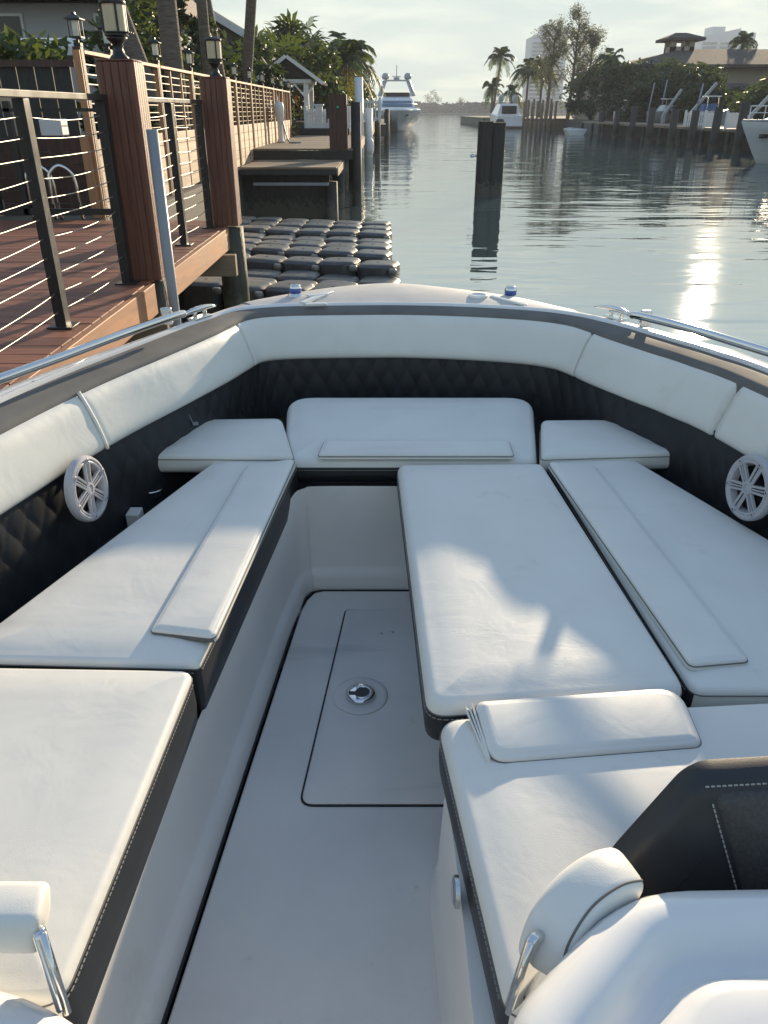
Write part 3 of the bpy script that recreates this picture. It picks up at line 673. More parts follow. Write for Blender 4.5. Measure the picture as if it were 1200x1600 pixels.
# --- speakers
def speaker(c, nx, ny, label=None):
    c = Vector(c); zax = Vector((nx, ny, .12)).normalized(); up = Vector((0, 0, 1)); xa = up.cross(zax).normalized(); ya = zax.cross(xa)
    rot = Matrix((xa, ya, zax)).transposed()
    mb = MB(); mb.lathe(c, [(.101, -.022), (.103, -.010), (.103, -.004), (.099, .003), (.092, .005), (.086, .002), (.083, .004), (.078, .003), (.074, -.008), (.070, -.02)], 48, rot)
    mb.f = [f for f in mb.f if len(f) == 4]
    sp = mk('speaker', mb, M['spk'], boat, auto=40, label=label)
    mb = MB(); mb.lathe(c, [(.072, -.018), (.05, -.030), (.03, -.036), (.001, -.036)], 32, rot); mk('speaker_cone', mb, M['black'], sp, smooth=True)
    mb = MB()
    for k in range(6):
        a = k*math.pi/3 + .26; d = Vector((math.cos(a), math.sin(a), 0)); q = Vector((-d.y, d.x, 0))
        for s_ in (-1, 1):
            p0 = c + rot @ (d*.016 + q*.0085*s_ + Vector((0, 0, -.001))); p1 = c + rot @ (d*.080 + q*.011*s_ + Vector((0, 0, .000))); mb.beam(p0, p1, .008, .007)
        p0 = c + rot @ (d*.02 + Vector((0, 0, -.006))); p1 = c + rot @ (d*.079 + Vector((0, 0, -.005))); mb.beam(p0, p1, .016, .004)
    mb.lathe(c, [(.021, -.008), (.021, .003), (.013, .004), (.012, .0015), (.001, .0015)], 24, rot); mk('grille', mb, M['spk'], sp, auto=30)
    mb = MB()
    for k in range(6):
        a = k*math.pi/3 + .26; mb.lathe(c + rot @ Vector((math.cos(a)*.088, math.sin(a)*.088, .004)), [(.007, -.003), (.007, .003), (.003, .0035), (.0025, .001), (.0005, .001)], 12, rot)
    mk('screw_boss', mb, M['spk'], sp, smooth=True)
    mb = MB()
    for k in range(6):
        a = k*math.pi/3 + .26; mb.lathe(c + rot @ Vector((math.cos(a)*.088, math.sin(a)*.088, .0074)), [(.0028, -.001), (.0028, .0004), (.0005, .0004)], 8, rot)
    mk('screw', mb, M['black'], sp)
speaker((-.908, 2.135, .965), .985, -.16); speaker((1.122, 2.135, .968), -.98, -.20)

# --- starboard console: base, moulded top with tray, backrest, wing bolster, chrome bracket
mb = MB()
basep = [(.130, -.3), (.128, .9), (.118, 1.20), (.16, 1.29), (.62, 1.31), (.62, -.3)]
oo, _ = rounded(basep, [.0, .1, .05, .05, .0, .0]); oo = oo if area(oo) > 0 else oo[::-1]
mb.loft([[(*p, .34) for p in inset(oo, -.012)], [(*p, .40) for p in inset(oo, -.010)], [(*p, .42) for p in inset(oo, .0)], [(*p, .60) for p in inset(oo, .006)], [(*p, .735) for p in inset(oo, .012)]])
mk('console_base', mb, M['gelmatte'], boat, auto=50)
mb = MB(); mb.lathe(Vector((0.128,0.901,0.764)), [(.028, -.006), (.028, .002), (.023, .005), (.001, .005)], 28, Matrix.Rotation(R(-90), 3, 'Y'))
bt = mk('courtesy_light', mb, M['steel'], boat, auto=40)
mb = MB(); mb.lathe(Vector((0.128,0.901,0.764)) + Vector((-.0052, 0, 0)), [(.019, 0), (.017, .002), (.001, .002)], 24, Matrix.Rotation(R(-90), 3, 'Y')); mk('lens', mb, M['spk'], bt, smooth=True)
# console top moulding: a height field with a rounded outline
def smooth_step(a, b, x):
    t = max(0, min(1, (x-a)/(b-a))); return t*t*(3-2*t)
def moulding(name, pts, rc, prof, ztop, m):
    if area([Vector(p) for p in pts]) < 0: pts = pts[::-1]; rc = rc[::-1]
    cnt = []; o = ring2(pts, rc, 0, cnt)[0]
    mb = MB(); mb.loft([[(*p, ztop + dz) for p in ring2(pts, rc, d, cnt, .035)[0]] for d, dz in prof], cap=False)
    n = len(o); mb.f.append(tuple(range((len(prof)-1)*n, len(prof)*n)))
    return mk(name, mb, m, boat, smooth=True)
moulding('console_moulding', [(.125, -.25), (.132, .535), (.335, .722), (1.50, .745), (1.50, -.25)], [.0, .08, .10, .02, .02],
    [(-.012, -.33), (-.006, -.12), (0, -.055), (.006, -.028), (.020, -.009), (.040, -.001), (.060, 0), (.075, -.006), (.092, -.022), (.104, -.036), (.122, -.040), (.134, -.030), (.142, -.008), (.152, .004), (.168, .010), (.20, .012), (.26, .013)], 1.045, M['gel'])
moulding('port_console_moulding', [(-.395, -.25), (-.395, .60), (-.52, .652), (-.75, .68), (-1.5, .70), (-1.5, -.25)], [.0, .03, .10, .1, .02, .02],
    [(-.006, -.32), (-.004, -.12), (0, -.05), (.008, -.022), (.024, -.006), (.05, 0), (.10, .003), (.16, .004)], .925, M['gel'])
def pad_xz(name, poly, y0, lean, th, m, re=.02, par=None):
    """padded panel standing across the boat: outline in x/z, leaning forward by lean per metre"""
    par = par or boat
    if area([Vector(p) for p in poly]) < 0: poly = poly[::-1]
    cnt = []; o = ring2(poly, .03, 0, cnt)[0]
    mb = MB(); rings = []
    for d, t in ((0, th), (-.002, th*.5), (0, re*.9), (re*.15, re*.4), (re*.5, re*.1), (re, 0), (re+.03, -.006), (re+.06, -.009)):
        rings.append([(q.x, y0 + (q.y-1.0)*lean + t, q.y) for q in ring2(poly, .03, d, cnt)[0]])
    mb.loft(rings, cap=False); n = len(o); mb.f.append(tuple(range(7*n, 8*n)))
    return mk(name, mb, m, par, smooth=True), o
br_, bo = pad_xz('backrest', [(.31, .84), (.355, .955), (.462, 1.092), (.492, 1.108), (1.05, 1.140), (1.05, .84)], .800, .30, .045, M['dark_vinyl'])
ci_, co = pad_xz('backrest_panel', [(.575, .86), (.494, 1.092), (1.03, 1.122), (1.03, .86)], .787, .30, .03, M['dark_weave'], re=.012, par=br_)
st = MB()
for k in range(70):
    x = .482 + k*.0085; z_ = 1.108 + (x-.492)*.057 - .006
    st.beam((x, .800 + (z_-1)*.30 - .001, z_), (x+.0055, .800 + (z_-1)*.30 - .001, z_ + .0003), .0018, .0018)
for k in range(26):
    t = k/26; x = .490 + (.563-.490)*t; z_ = 1.084 - (1.084-.875)*t; t2 = (k+.65)/26; x2 = .490 + (.563-.490)*t2; z2 = 1.084 - (1.084-.875)*t2
    st.beam((x, .800 + (z_-1)*.30 - .013, z_), (x2, .800 + (z2-1)*.30 - .013, z2), .0018, .0018)
mk('stitching', st, M['thread'], br_)
# wing bolsters
SEAMI = 4
def capsule(name, path, w_, h_, m, par=boat, tap=None):
    path = cr(path, 8); L_ = len(path); rings = []
    for i, p in enumerate(path):
        d = (path[min(i+1, L_-1)] - path[max(i-1, 0)]).normalized(); a = d.cross(Vector((0, 0, 1))).normalized(); b = a.cross(d)
        f = i/(L_-1); e = min(f, 1-f)*7; k = math.sqrt(max(0.02, 1-(1-min(1, e))**2)); k = k*.55+.45 if e > 0 else .35
        if e <= 0: k = .3
        ring = []
        for q in range(24):
            t = 2*math.pi*q/24; c_, s_ = math.cos(t), math.sin(t)
            ring.append(p + a*(math.copysign(abs(c_)**.45, c_)*w_/2*k) + b*(math.copysign(abs(s_)**.45, s_)*h_/2*k))
        rings.append(ring)
    mb = MB(); mb.loft(rings); global CAPR; CAPR = rings; return mk(name, mb, m, par, smooth=True)
wb = capsule('wing_bolster', [(.224, .655, .945), (.240, .676, .985), (.272, .703, 1.008), (.315, .727, 1.018), (.352, .742, 1.008)], .078, .070, M['vinyl'])
mb = MB(); mb.tube([r_[SEAMI] for r_ in CAPR[2:-2]], .0018, 6); mk('seam', mb, M['trim'], wb, smooth=True)
capsule('backrest_roll', [(-.478, .700, .985), (-.53, .695, .992), (-.70, .69, 1.00), (-1.0, .70, 1.0)], .074, .078, M['vinyl'])
def bracket(c, h_, w_, th, rotz, tilt):
    """D-shaped chrome hinge plate standing on the console edge"""
    c = Vector(c); pl = []
    for k in range(15):
        t = -90 + 180*k/14; pl.append((math.cos(R(t))*w_*.8, math.sin(R(t))*h_/2))
    pl += [(-.15*w_, h_/2*.9), (-.2*w_, -h_/2*.95)]
    rot = Matrix.Rotation(R(rotz), 3, 'Z') @ Matrix.Rotation(R(tilt), 3, 'X')
    mb = MB(); mb.loft([[c + rot @ Vector((x_, a, b)) for a, b in pl] for x_ in (-th/2, th/2)])
    o = mk('hinge_bracket', mb, M['chrome'], boat, bevel=th*.3, seg=3)
    mb = MB(); mb.tube([c + rot @ Vector((th*.2, a, b)) for a, b in ((-.2*w_, -h_*.5), (-.17*w_, 0), (-.15*w_, h_*.46))], th*.30, 10); mk('hinge_pin', mb, M['chrome'], o, smooth=True)
bracket((.190, .640, .955), .130, .062, .014, -48, -14)
bracket((-.462, .650, .945), .130, .060, .018, 34, -22)

# ================================================================= LEFT BANK: ground, sea wall, our dock
mb = MB(); mb.add([(-900, -60, .90), (-3.02, -60, .90), (-3.02, 96, .90), (-900, 96, .90)], [(0, 1, 2, 3)])
props(mk('left_bank_ground', mb, M['ground']), kind='structure')
mb = MB(); mb.box(-3.10, -2.90, -30, 96, -1.0, .93); o = mk('seawall', mb, M['concrete'], bevel=.02)
props(o, 'stained concrete seawall along the bank behind the wooden dock', 'seawall')

dock = empty('wooden_dock', (-3, 3, 1.0), 'reddish brown plank dock with a cable railing beside the white boat', 'dock')
rnd = random.Random(3)
mb = MB(); y = -4.0
while y < 8.34:
    w_ = .138; dz = rnd.uniform(-.0015, .0015)
    mb.box(-6.6, -1.545, y, y + w_, .962 + dz, 1.0 + dz); y += w_ + .006
mk('deck_boards', mb, M['deckwood'], dock, bevel=.003, seg=1)
mb = MB(); mb.box(-1.543, -1.505, -4.0, 5.16, .80, .995); mb.box(-1.543, -1.505, 5.52, 7.86, .80, .995); mb.box(-1.50, -1.49, -4, -3.9, .8, .9)
mk('fascia_board', mb, M['fascia'], dock, bevel=.004)
for y in (1.2, 3.2, 5.0, 7.55):
    mb = MB(); mb.box(-3.0, -1.40 if y > 4 else -1.56, y-.045, y+.045, .60, .795); mk('support_beam', mb, M['greywood'], dock, bevel=.006)
for x in (-1.9, -2.6):
    mb = MB(); mb.box(x-.03, x+.03, -4, 8.3, .80, .958); mk('joist', mb, M['darkwood'], dock)
for (x, y) in ((-1.60, 5.36), (-1.53, 8.05), (-1.75, 1.2)):
    mb = MB(); mb.tube([(x, y, -1.2), (x + .01, y, .4), (x, y, .98)], .135, 16); mk('pile', mb, M['pile'], dock, smooth=True)

# clad pile columns
def column(name, x, y, w_, z0, z1, label, grp=None, m='clad'):
    r = empty(name, (x, y, z0), label, 'column', grp)
    # grooved cladding: outline with V grooves every 5 cm
    h = w_/2; pts = []; k = 5
    for sx, sy, dx, dy in ((-1, -1, 1, 0), (1, -1, 0, 1), (1, 1, -1, 0), (-1, 1, 0, -1)):
        nx, ny = dy, -dx
        for j in range(k):
            s0 = j/k*w_; s1 = (j+1)/k*w_
            for s_, ins in ((s0+.004, 0), (s1-.004, 0), (s1, .005)):
                if j == k-1 and ins: continue
                if j == 0 and s_ == s0+.004: s_ += .012
                if j == k-1 and s_ == s1-.004: s_ -= .012
                pts.append((x + sx*h + dx*s_ - nx*ins, y + sy*h + dy*s_ - ny*ins))
    mb = MB(); mb.prism(pts, z0, z1); mk('cladding', mb, M[m], r)
    mb = MB(); mb.box(x-h+.006, x+h-.006, y-h+.006, y+h-.006, z1+.0005, z1+.016); mk('cap', mb, M[m], r, bevel=.012)
    return r
column('clad_column', -1.59, 5.34, .23, 1.003, 2.255, 'reddish grooved column nearest the boat, with a grey conduit beside it', 'clad columns with lamps')
column('clad_column', -1.54, 8.03, .24, 1.003, 2.255, 'reddish grooved column at the far end of the cable railing, above a green pile', 'clad columns with lamps')
mb = MB(); mb.tube([(-1.385, 5.12, -.3), (-1.385, 5.12, 1.90)], .033, 14); o = mk('conduit_pipe', mb, M['pvc'], smooth=True, org=(-1.385, 5.12, 0))
props(o, 'grey upright conduit pipe standing against the nearest clad column', 'pipe')

# round column lamps
def column_lamp(x, y, z, label):
    k_ = len(bpy.data.objects)
    r = empty('column_lamp', (x, y, z), label, 'lamp', 'lamps on the clad columns')
    mb = MB(); mb.lathe((x, y, z), [(.060, 0), (.060, .012), (.040, .03), (.030, .06), (.034, .085), (.046, .10), (.062, .115), (.066, .125), (.001, .125)], 24); mk('base', mb, M['blacksteel'], r, smooth=True)
    mb = MB(); mb.lathe((x, y, z), [(.066, .13), (.074, .135), (.074, .145), (.066, .15), (.078, .15), (.078, .157), (.001, .157)], 24); mk('gallery_ring', mb, M['blacksteel'], r, auto=40)
    mb = MB(); mb.lathe((x, y, z), [(.070, .157), (.071, .31), (.001, .31)], 28); mk('lamp_shade', mb, M['lampglass'], r, auto=40)
    for k in range(4):
        a = k*math.pi/2 + .5; mb = MB(); mb.box(x + .073*math.cos(a)-.006, x + .073*math.cos(a)+.006, y + .073*math.sin(a)-.006, y + .073*math.sin(a)+.006, z+.155, z+.312); mk('upright', mb, M['blacksteel'], r)
    mb = MB(); mb.lathe((x, y, z), [(.080, .308), (.083, .316), (.082, .326), (.060, .340), (.03, .347), (.001, .348)], 28); mk('cap', mb, M['blacksteel'], r, auto=50)
    for k in range(3):
        mb = MB(); mb.box(x+.070, x+.098, y-.055+.05*k, y-.040+.05*k, z+.150, z+.156) ; mk('ring_tab', mb, M['blacksteel'], r)
    r.scale = (.92, .92, .90)
column_lamp(-1.585, 5.34, 2.271, 'large round black lamp with amber shade on the nearest clad column')
column_lamp(-1.53, 8.03, 2.271, 'round black lamp with amber shade on the second clad column')

# cable railing
rail = empty('cable_railing', (-1.67, 4.0, 1.0), 'black cable railing with two posts nearest the boat along the dock edge', 'railing', 'cable railings on the dock')
def rail_post(r, x, y, z1=2.05, w_=.055, d_=.07):
    mb = MB(); mb.box(x-w_/2, x+w_/2, y-d_/2, y+d_/2, 1.0, z1); p = mk('post', mb, M['blacksteel'], r, bevel=.003)
    mb = MB(); mb.box(x-.065, x+.065, y-.065, y+.065, 1.001, 1.012); mk('base_plate', mb, M['blacksteel'], p, bevel=.003)
def rail_cables(r, x, y0, y1, n, z0, z1, sag=.013):
    for k in range(n):
        z = z0 + (z1-z0)*k/(n-1)
        mb = MB(); L_ = y1-y0; ys = [y0 + L_*t/10 for t in range(11)]
        mb.tube([(x + .0, y, z - sag*(1-(2*(y-y0)/L_-1)**2)*(1 + .6*math.sin(k*2.1))) for y in ys], .0028, 6); mk('cable', mb, M['cable'], r, smooth=True)
for y in (-.6, 1.1, 2.55, 4.0, 5.13): rail_post(rail, -1.67, y)
mb = MB(); mb.box(-1.697, -1.643, -4, 5.19, 2.052, 2.085); mk('top_rail', mb, M['blacksteel'], rail, bevel=.004)
for a, b in ((-.6, 1.1), (1.1, 2.55), (2.55, 4.0), (4.0, 5.13)): rail_cables(rail, -1.67, a + .03, b - .03, 11, 1.085, 1.975)
rail2 = empty('cable_railing', (-1.67, 6.7, 1.0), 'short black cable railing between the two clad columns', 'railing', 'cable railings on the dock')
for y in (5.58, 6.74, 7.80): rail_post(rail2, -1.67, y)
mb = MB(); mb.box(-1.697, -1.643, 5.54, 7.88, 2.052, 2.085); mk('top_rail', mb, M['blacksteel'], rail2, bevel=.004)
for a, b in ((5.58, 6.74), (6.74, 7.80)): rail_cables(rail2, -1.67, a + .03, b - .03, 11, 1.085, 1.975)
# gate frame at the back of the dock
gate = empty('metal_gate', (-3.3, 8.38, 1.0), 'black metal gate frame across the back edge of the dock', 'gate')
for x, nm in ((-4.30, 'post'), (-4.08, 'post'), (-3.90, 'gate_stile'), (-3.62, 'gate_stile'), (-2.60, 'gate_stile')):
    mb = MB(); mb.box(x-.03, x+.03, 8.30, 8.36, 1.003 if nm == 'post' else 1.06, 2.08); mk(nm, mb, M['blacksteel'], gate, bevel=.003)
mb = MB(); mb.box(-3.87, -2.63, 8.30, 8.34, 1.06, 1.12); mk('bottom_rail', mb, M['blacksteel'], gate)
mb = MB(); mb.box(-3.87, -2.63, 8.30, 8.34, 1.99, 2.02); mk('top_rail', mb, M['blacksteel'], gate)
mb = MB(); mb.box(-6.6, -4.33, 8.30, 8.35, 2.02, 2.07); mk('top_rail', mb, M['blacksteel'], gate)
for k in range(9):
    z = 1.12 + k*.1
    mb = MB(); mb.tube([(-6.6, 8.33, z), (-4.1, 8.33, z), (-3.9, 8.33, z)], .0045, 6); mk('cable', mb, M['cable'], gate)
mb = MB(); pts = [(-4.19, 8.27, 2.04 - .05*k) for k in range(21)]
for k, p in enumerate(pts):
    mb.tube([Vector(p) + Vector((.012*math.sin(k*1.7), 0, .02)), Vector(p) + Vector((.012*math.sin(k*1.7+2), .01, -.02))], .009, 6)
o = mk('chain', mb, M['steel'], smooth=True, org=(-4.19, 8.27, 1.0)); props(o, 'steel chain hanging down the back post of the dock gate', 'chain')
# ladder grab rails
lad = empty('dock_ladder', (-3.45, 8.7, .6), 'stainless grab rails of a ladder behind the gate', 'ladder')
for x, dx_ in ((-3.50, 0), (-3.27, 0)):
    pts = [(x-.16, 8.55, .95), (x-.16, 8.55, 1.36), (x-.13, 8.56, 1.45), (x-.05, 8.58, 1.50), (x+.04, 8.60, 1.45), (x+.08, 8.61, 1.34), (x+.10, 8.62, .95)]
    mb = MB(); mb.tube(cr(pts, 6), .019, 10); mk('grab_rail', mb, M['chrome'], lad, smooth=True)
# planter and low wall behind the gate
pl = empty('planter_box', (-3.35, 8.9, .9), 'dark red board planter behind the dock gate', 'planter')
mb = MB()
for k in range(6): mb.box(-4.05, -3.09, 8.78, 8.81, 1.0 + k*.125, 1.12 + k*.125)
mk('front_boards', mb, M['darkwood'], pl, bevel=.003)
mb = MB(); mb.box(-3.12, -3.03, 8.74, 8.86, .98, 1.76); mk('corner_post', mb, M['trimwood'], pl, bevel=.004)
bx_ = empty('pale_board', (-3.8, 9.0, 1.75), 'sunlit pale board standing on the planter', 'board')
mb = MB(); mb.box(-3.97, -3.78, 9.0, 9.03, 1.76, 2.16); mk('panel', mb, M['panelwood'], bx_, bevel=.004)
mb = MB(); mb.box(-3.63, -3.40, 9.05, 9.25, 1.76, 1.92); o = mk('utility_box', mb, M['whitepaint'], bevel=.01, org=(-3.5, 9.1, 1.76)); props(o, 'small white utility box on the planter behind the gate', 'utility box')

# ================================================================= PRIVACY FENCE with lanterns
fence = empty('privacy_fence', (-3.0, 16, .93), 'long fence of pale lower boards and cables above, with cedar posts and lanterns', 'fence')
posts = [8.86, 9.8, 11.8, 13.8, 15.8, 17.8, 19.8, 21.8, 23.8, 25.8, 27.8]
for y in posts:
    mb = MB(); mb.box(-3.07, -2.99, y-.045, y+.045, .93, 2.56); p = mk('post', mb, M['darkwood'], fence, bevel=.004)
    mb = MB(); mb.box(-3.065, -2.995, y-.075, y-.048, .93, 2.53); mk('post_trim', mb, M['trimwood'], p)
for a, b in zip(posts[:-1], posts[1:]):
    n = 1 if b-a < 1.2 else 3
    for k in range(n):
        y0 = a + .05 + (b-a-.1)*k/n; y1 = a + .05 + (b-a-.1)*(k+1)/n
        mb = MB()
        for q in range(5): mb.box(-3.045, -3.02, y0, y1-.04, .96 + q*.155, 1.11 + q*.155)
        mk('board_panel', mb, M['panelwood'], fence, bevel=.002, seg=1)
        mb = MB(); mb.box(-3.05, -3.01, y1-.036, y1-.002, .95, 2.50); mk('mullion', mb, M['trimwood'], fence)
    mb = MB()
    mb.box(-3.075, -2.985, a+.046, b-.046, 2.50, 2.535); mk('cap_rail', mb, M['trimwood'], fence, bevel=.004)
for a, b in zip(posts[:-1], posts[1:]):
    if a > 22: continue
    mb = MB()
    for q in range(8):
        z = 1.80 + q*.088; mb.beam((-3.03, a+.045, z), (-3.03, b-.045, z), .008, .008)
    mk('cables', mb, M['cable'], fence)['kind'] = 'stuff'
# dark lattice backing: hedge behind makes the upper part read dark
def lantern(x, y, z, s, label, share=None):
    r = empty('fence_lantern', (x, y, z), label, 'lantern', 'lanterns on the fence posts')
    hw = .052*s
    mb = MB(); mb.box(x-.035*s, x+.035*s, y-.035*s, y+.035*s, z, z+.03*s); mb.box(x-.012*s, x+.012*s, y-.012*s, y+.012*s, z+.03*s, z+.07*s); mb.box(x-hw*1.15, x+hw*1.15, y-hw*1.15, y+hw*1.15, z+.07*s, z+.085*s); mk('base', mb, M['blacksteel'], r)
    mb = MB(); mb.box(x-hw*.55, x+hw*.55, y-hw*.55, y+hw*.55, z+.085*s, z+.225*s); mk('glass', mb, M['lampclear'], r, bevel=.006)
    mb = MB()
    for sx in (-1, 1):
        for sy in (-1, 1): mb.box(x+sx*hw-.004*s, x+sx*hw+.004*s, y+sy*hw-.004*s, y+sy*hw+.004*s, z+.085*s, z+.23*s)
    mk('frame', mb, M['blacksteel'], r)
    mb = MB(); mb.loft([[(x+sx*w_, y+sy*w_, z+h_) for sx, sy in ((-1, -1), (1, -1), (1, 1), (-1, 1))] for w_, h_ in ((hw*1.5, .228*s), (hw*1.5, .236*s), (hw*.7, .262*s), (hw*.35, .275*s), (hw*.3, .29*s))]); mk('roof', mb, M['blacksteel'], r)
    return r
names = ['first', 'second', 'third', 'fourth', 'fifth', 'sixth', 'seventh', 'eighth', 'ninth', 'tenth', 'eleventh']
for k, y in enumerate(posts):
    lb = ['lantern on the nearest fence post, at the open corner above the planter', 'lantern partly hidden behind the large column lamp'][k] if k < 2 else 'small black lantern on the %s post of the fence, counting from the planter' % names[k]
    lantern(-3.02, y, 2.562, .98, lb)

# ================================================================= FLOATING CUBE DOCK
fd = empty('floating_dock', (-1.4, 11, .15), 'black modular floating dock of rounded plastic cubes on the water', 'floating dock')
def float_cube():
    mb = MB(); n = 14; hx = .245; rows = []
    for i in range(n+1):
        for j in range(n+1): pass
    # top as a pillow grid with fine ribs, side skirt
    for i in range(n+1):
        r_ = []
        for j in range(n+1):
            u = -1 + 2*i/n; v = -1 + 2*j/n
            q = (1-abs(u)**4)*(1-abs(v)**4); cornr = max(0, abs(u)+abs(v)-1.45)
            sq = 1 - cornr*.35
            r_.append((u*hx*sq, v*hx*sq, .036*q**.45 - cornr*.02))
        rows.append(r_)
    mb.loft(rows, closed=False, cap=False)
    per = [rows[i][0] for i in range(n)] + [rows[n][j] for j in range(n)] + [rows[i][n] for i in range(n, 0, -1)] + [rows[0][j] for j in range(n, 0, -1)]
    mb.loft([[(p[0], p[1], p[2]) for p in per], [(p[0]*1.02, p[1]*1.02, p[2]-.05) for p in per], [(p[0]*.98, p[1]*.98, -.34) for p in per]], cap=False)
    mb.lathe((0, 0, .034), [(.022, 0), (.020, .006), (.012, .007), (.001, .005)], 12)
    return mb
proto = float_cube(); protome = None; pinme = None
cs, sn = math.cos(R(-15)), math.sin(R(-15))
groups = [(0, 1, .34), (1, 2, .26), (3, 1, .36), (4, 1, .24), (5, 3, .33), (8, 1, .38), (9, 1, .24), (10, 2, .33)]
fr_rnd = random.Random(5)
for row in range(12):
    zt = [g for g in groups if g[0] <= row < g[0]+g[1]][0][2]
    for c_ in range(6):
        lx = -.28 - c_*.5 + (.0 if row % 2 else 0); 
        bx0, by0 = .20 - (.0 if row < 5 else .08), 8.28 + row*.515 
        x = bx0 + lx*cs; y = by0 + lx*sn
        jx, jr = fr_rnd.uniform(-.008, .008), fr_rnd.uniform(-.03, .03)
        if protome is None:
            o = mk('float_cube', proto, M['float'], fd, smooth=True); protome = o.data
            # local mesh: undo the parent's origin shift
            for v in protome.vertices: v.co += worg(fd)
            protome.set_sharp_from_angle(angle=R(45))
        else:
            o = bpy.data.objects.new('float_cube', protome); col.objects.link(o); o.parent = fd
        o.location = Vector((x + jx, y, zt - .06 + fr_rnd.uniform(-.012, .012))) - worg(fd); o.rotation_euler = (fr_rnd.uniform(-.02, .02), fr_rnd.uniform(-.03, .03), R(-15) + jr)
        if pinme is None:
            pm = MB()
            for sx in (1,): pm.lathe((sx*.25, -.25, -.035), [(.052, -.03), (.052, .014), (.040, .032), (.016, .036), (.001, .026)], 14)
            pinme = bpy.data.meshes.new('pin'); pinme.from_pydata([tuple(v) for v in pm.v], [], pm.f); pinme.materials.append(M['pin']); pinme.polygons.foreach_set('use_smooth', [True]*len(pinme.polygons))
        q_ = bpy.data.objects.new('pin', pinme); col.objects.link(q_); q_.parent = o

# ================================================================= NEIGHBOUR'S STEPPED DOCK
nd = empty('stepped_dock', (-1.9, 18, 1.0), 'weathered grey plank dock with a raised step beyond the floating cubes', 'dock')
mb = MB(); x = -2.99
def planks(mb, x0, x1, y0, y1, z, w_=.14):
    y = y0
    while y < y1 - .02: mb.box(x0, x1, y, min(y + w_, y1), z-.035, z + rnd.uniform(-.002, .002)); y += w_ + .007
planks(mb, -2.88, -.95, 16.7, 19.3, 1.0); mk('lower_planks', mb, M['greywood'], nd)
mb = MB(); planks(mb, -2.98, -.72, 19.33, 30.0, 1.23); mk('upper_planks', mb, M['greywood'], nd)
mb = MB(); mb.box(-2.88, -.95, 16.655, 16.69, .86, .96); mk('fascia_board', mb, M['darkpile'], nd, bevel=.005)
mb = MB(); mb.box(-.945, -.91, 16.655, 19.3, .84, .985); mk('fascia_board', mb, M['greywood'], nd, bevel=.005)
mb = MB(); mb.box(-2.98, -.72, 19.285, 19.325, 1.003, 1.19); mk('riser', mb, M['darkpile'], nd)
mb = MB(); mb.box(-.715, -.68, 19.6, 30.0, .95, 1.20); mk('fascia_board', mb, M['greywood'], nd)
for x, y in ((-1.07, 16.85), (-2.2, 18.0), (-1.05, 19.1), (-.84, 23), (-.84, 27)):
    mb = MB(); mb.tube([(x, y, -1), (x, y, .73 if y < 19.2 else 1.18)], .13, 12); mk('pile', mb, M['darkpile'], nd, smooth=True)
mb = MB(); mb.beam((-2.6, 16.6, .70), (-1.1, 16.6, .70), .06, .05); mk('ledger', mb, M['pvc'], nd)
mb = MB(); mb.box(-2.9, -1.12, 17.1, 17.2, -.8, .95); mk('back_boards', mb, M['darkpile'], nd)
column('boxed_post', -1.03, 19.45, .40, 1.235, 2.30, 'brown boxed post with a small green light at the step of the far dock', None, 'darkwood')
mb = MB(); mb.lathe((-1.03, 19.24, 2.06), [(.035, 0), (.03, .02), (.001, .025)], 16, Matrix.Rotation(R(90), 3, 'X')); o = mk('green_light', mb, mat('green_lens', (.05, .30, .18), .2), smooth=True, org=(-1.03, 19.24, 2.06)); props(o, 'small round green light on the brown boxed post', 'light')
mb = MB(); mb.tube([(-.66, 19.7, -1), (-.64, 19.7, 2.17)], .12, 14); o = mk('mooring_pile', mb, M['darkpile'], smooth=True, org=(-.65, 19.7, 0)); props(o, 'dark mooring pile right beside the brown boxed post', 'pile')
mb = MB(); mb.tube([(-1.12, 40, -1), (-1.16, 40, 3.34)], .19, 16); o = mk('white_pile', mb, M['whitepaint'], smooth=True, org=(-1.14, 40, 0)); props(o, 'tall white pile rising from the water before the far boathouse', 'pile')
mb = MB(); mb.tube([(-.72, 41, -1), (-.72, 41, 2.1)], .17, 14); o = mk('white_pile', mb, M['whitepaint'], smooth=True, org=(-.72, 41, 0)); props(o, 'shorter white pile just beyond the tall white pile', 'pile')
for k, (x, y, z1, r_) in enumerate(((-1.55, 36, 1.9, .14), (-.35, 47, 2.0, .16), (.2, 58, 1.9, .17), (.25, 66, 2.1, .17), (-1.9, 30.4, 2.15, .11))):
    mb = MB(); mb.tube([(x, y, -1), (x-.02, y, z1)], r_, 12); o = mk('mooring_pile', mb, M['darkpile'], smooth=True, org=(x, y, 0))
    props(o, ['dark pile standing before the tall white pile', 'dark pile just past the white piles', 'dark pile halfway to the moored yacht', 'dark pile close to the moored yacht', 'slim dark pile beside the gazebo dock'][k], 'pile', 'dark piles along the left bank')
# pedestal with hose at the fence
pd = empty('dock_pedestal', (-2.78, 23.0, 1.23), 'white dock power pedestal with a hose at the fence', 'pedestal')
mb = MB(); mb.lathe((-2.78, 23, 1.235), [(.10, 0), (.09, .05), (.07, .10), (.07, .55), (.12, .62), (.13, .85), (.10, .95), (.001, .98)], 16); mk('body', mb, M['whitepaint'], pd, smooth=True)
mb = MB(); mb.tube(cr([(-2.7, 22.9, 1.75), (-2.6, 22.8, 1.4), (-2.52, 22.7, 1.26), (-2.4, 22.5, 1.25), (-2.2, 22.6, 1.25)], 6), .02, 8); mk('hose', mb, M['pvc'], pd, smooth=True)
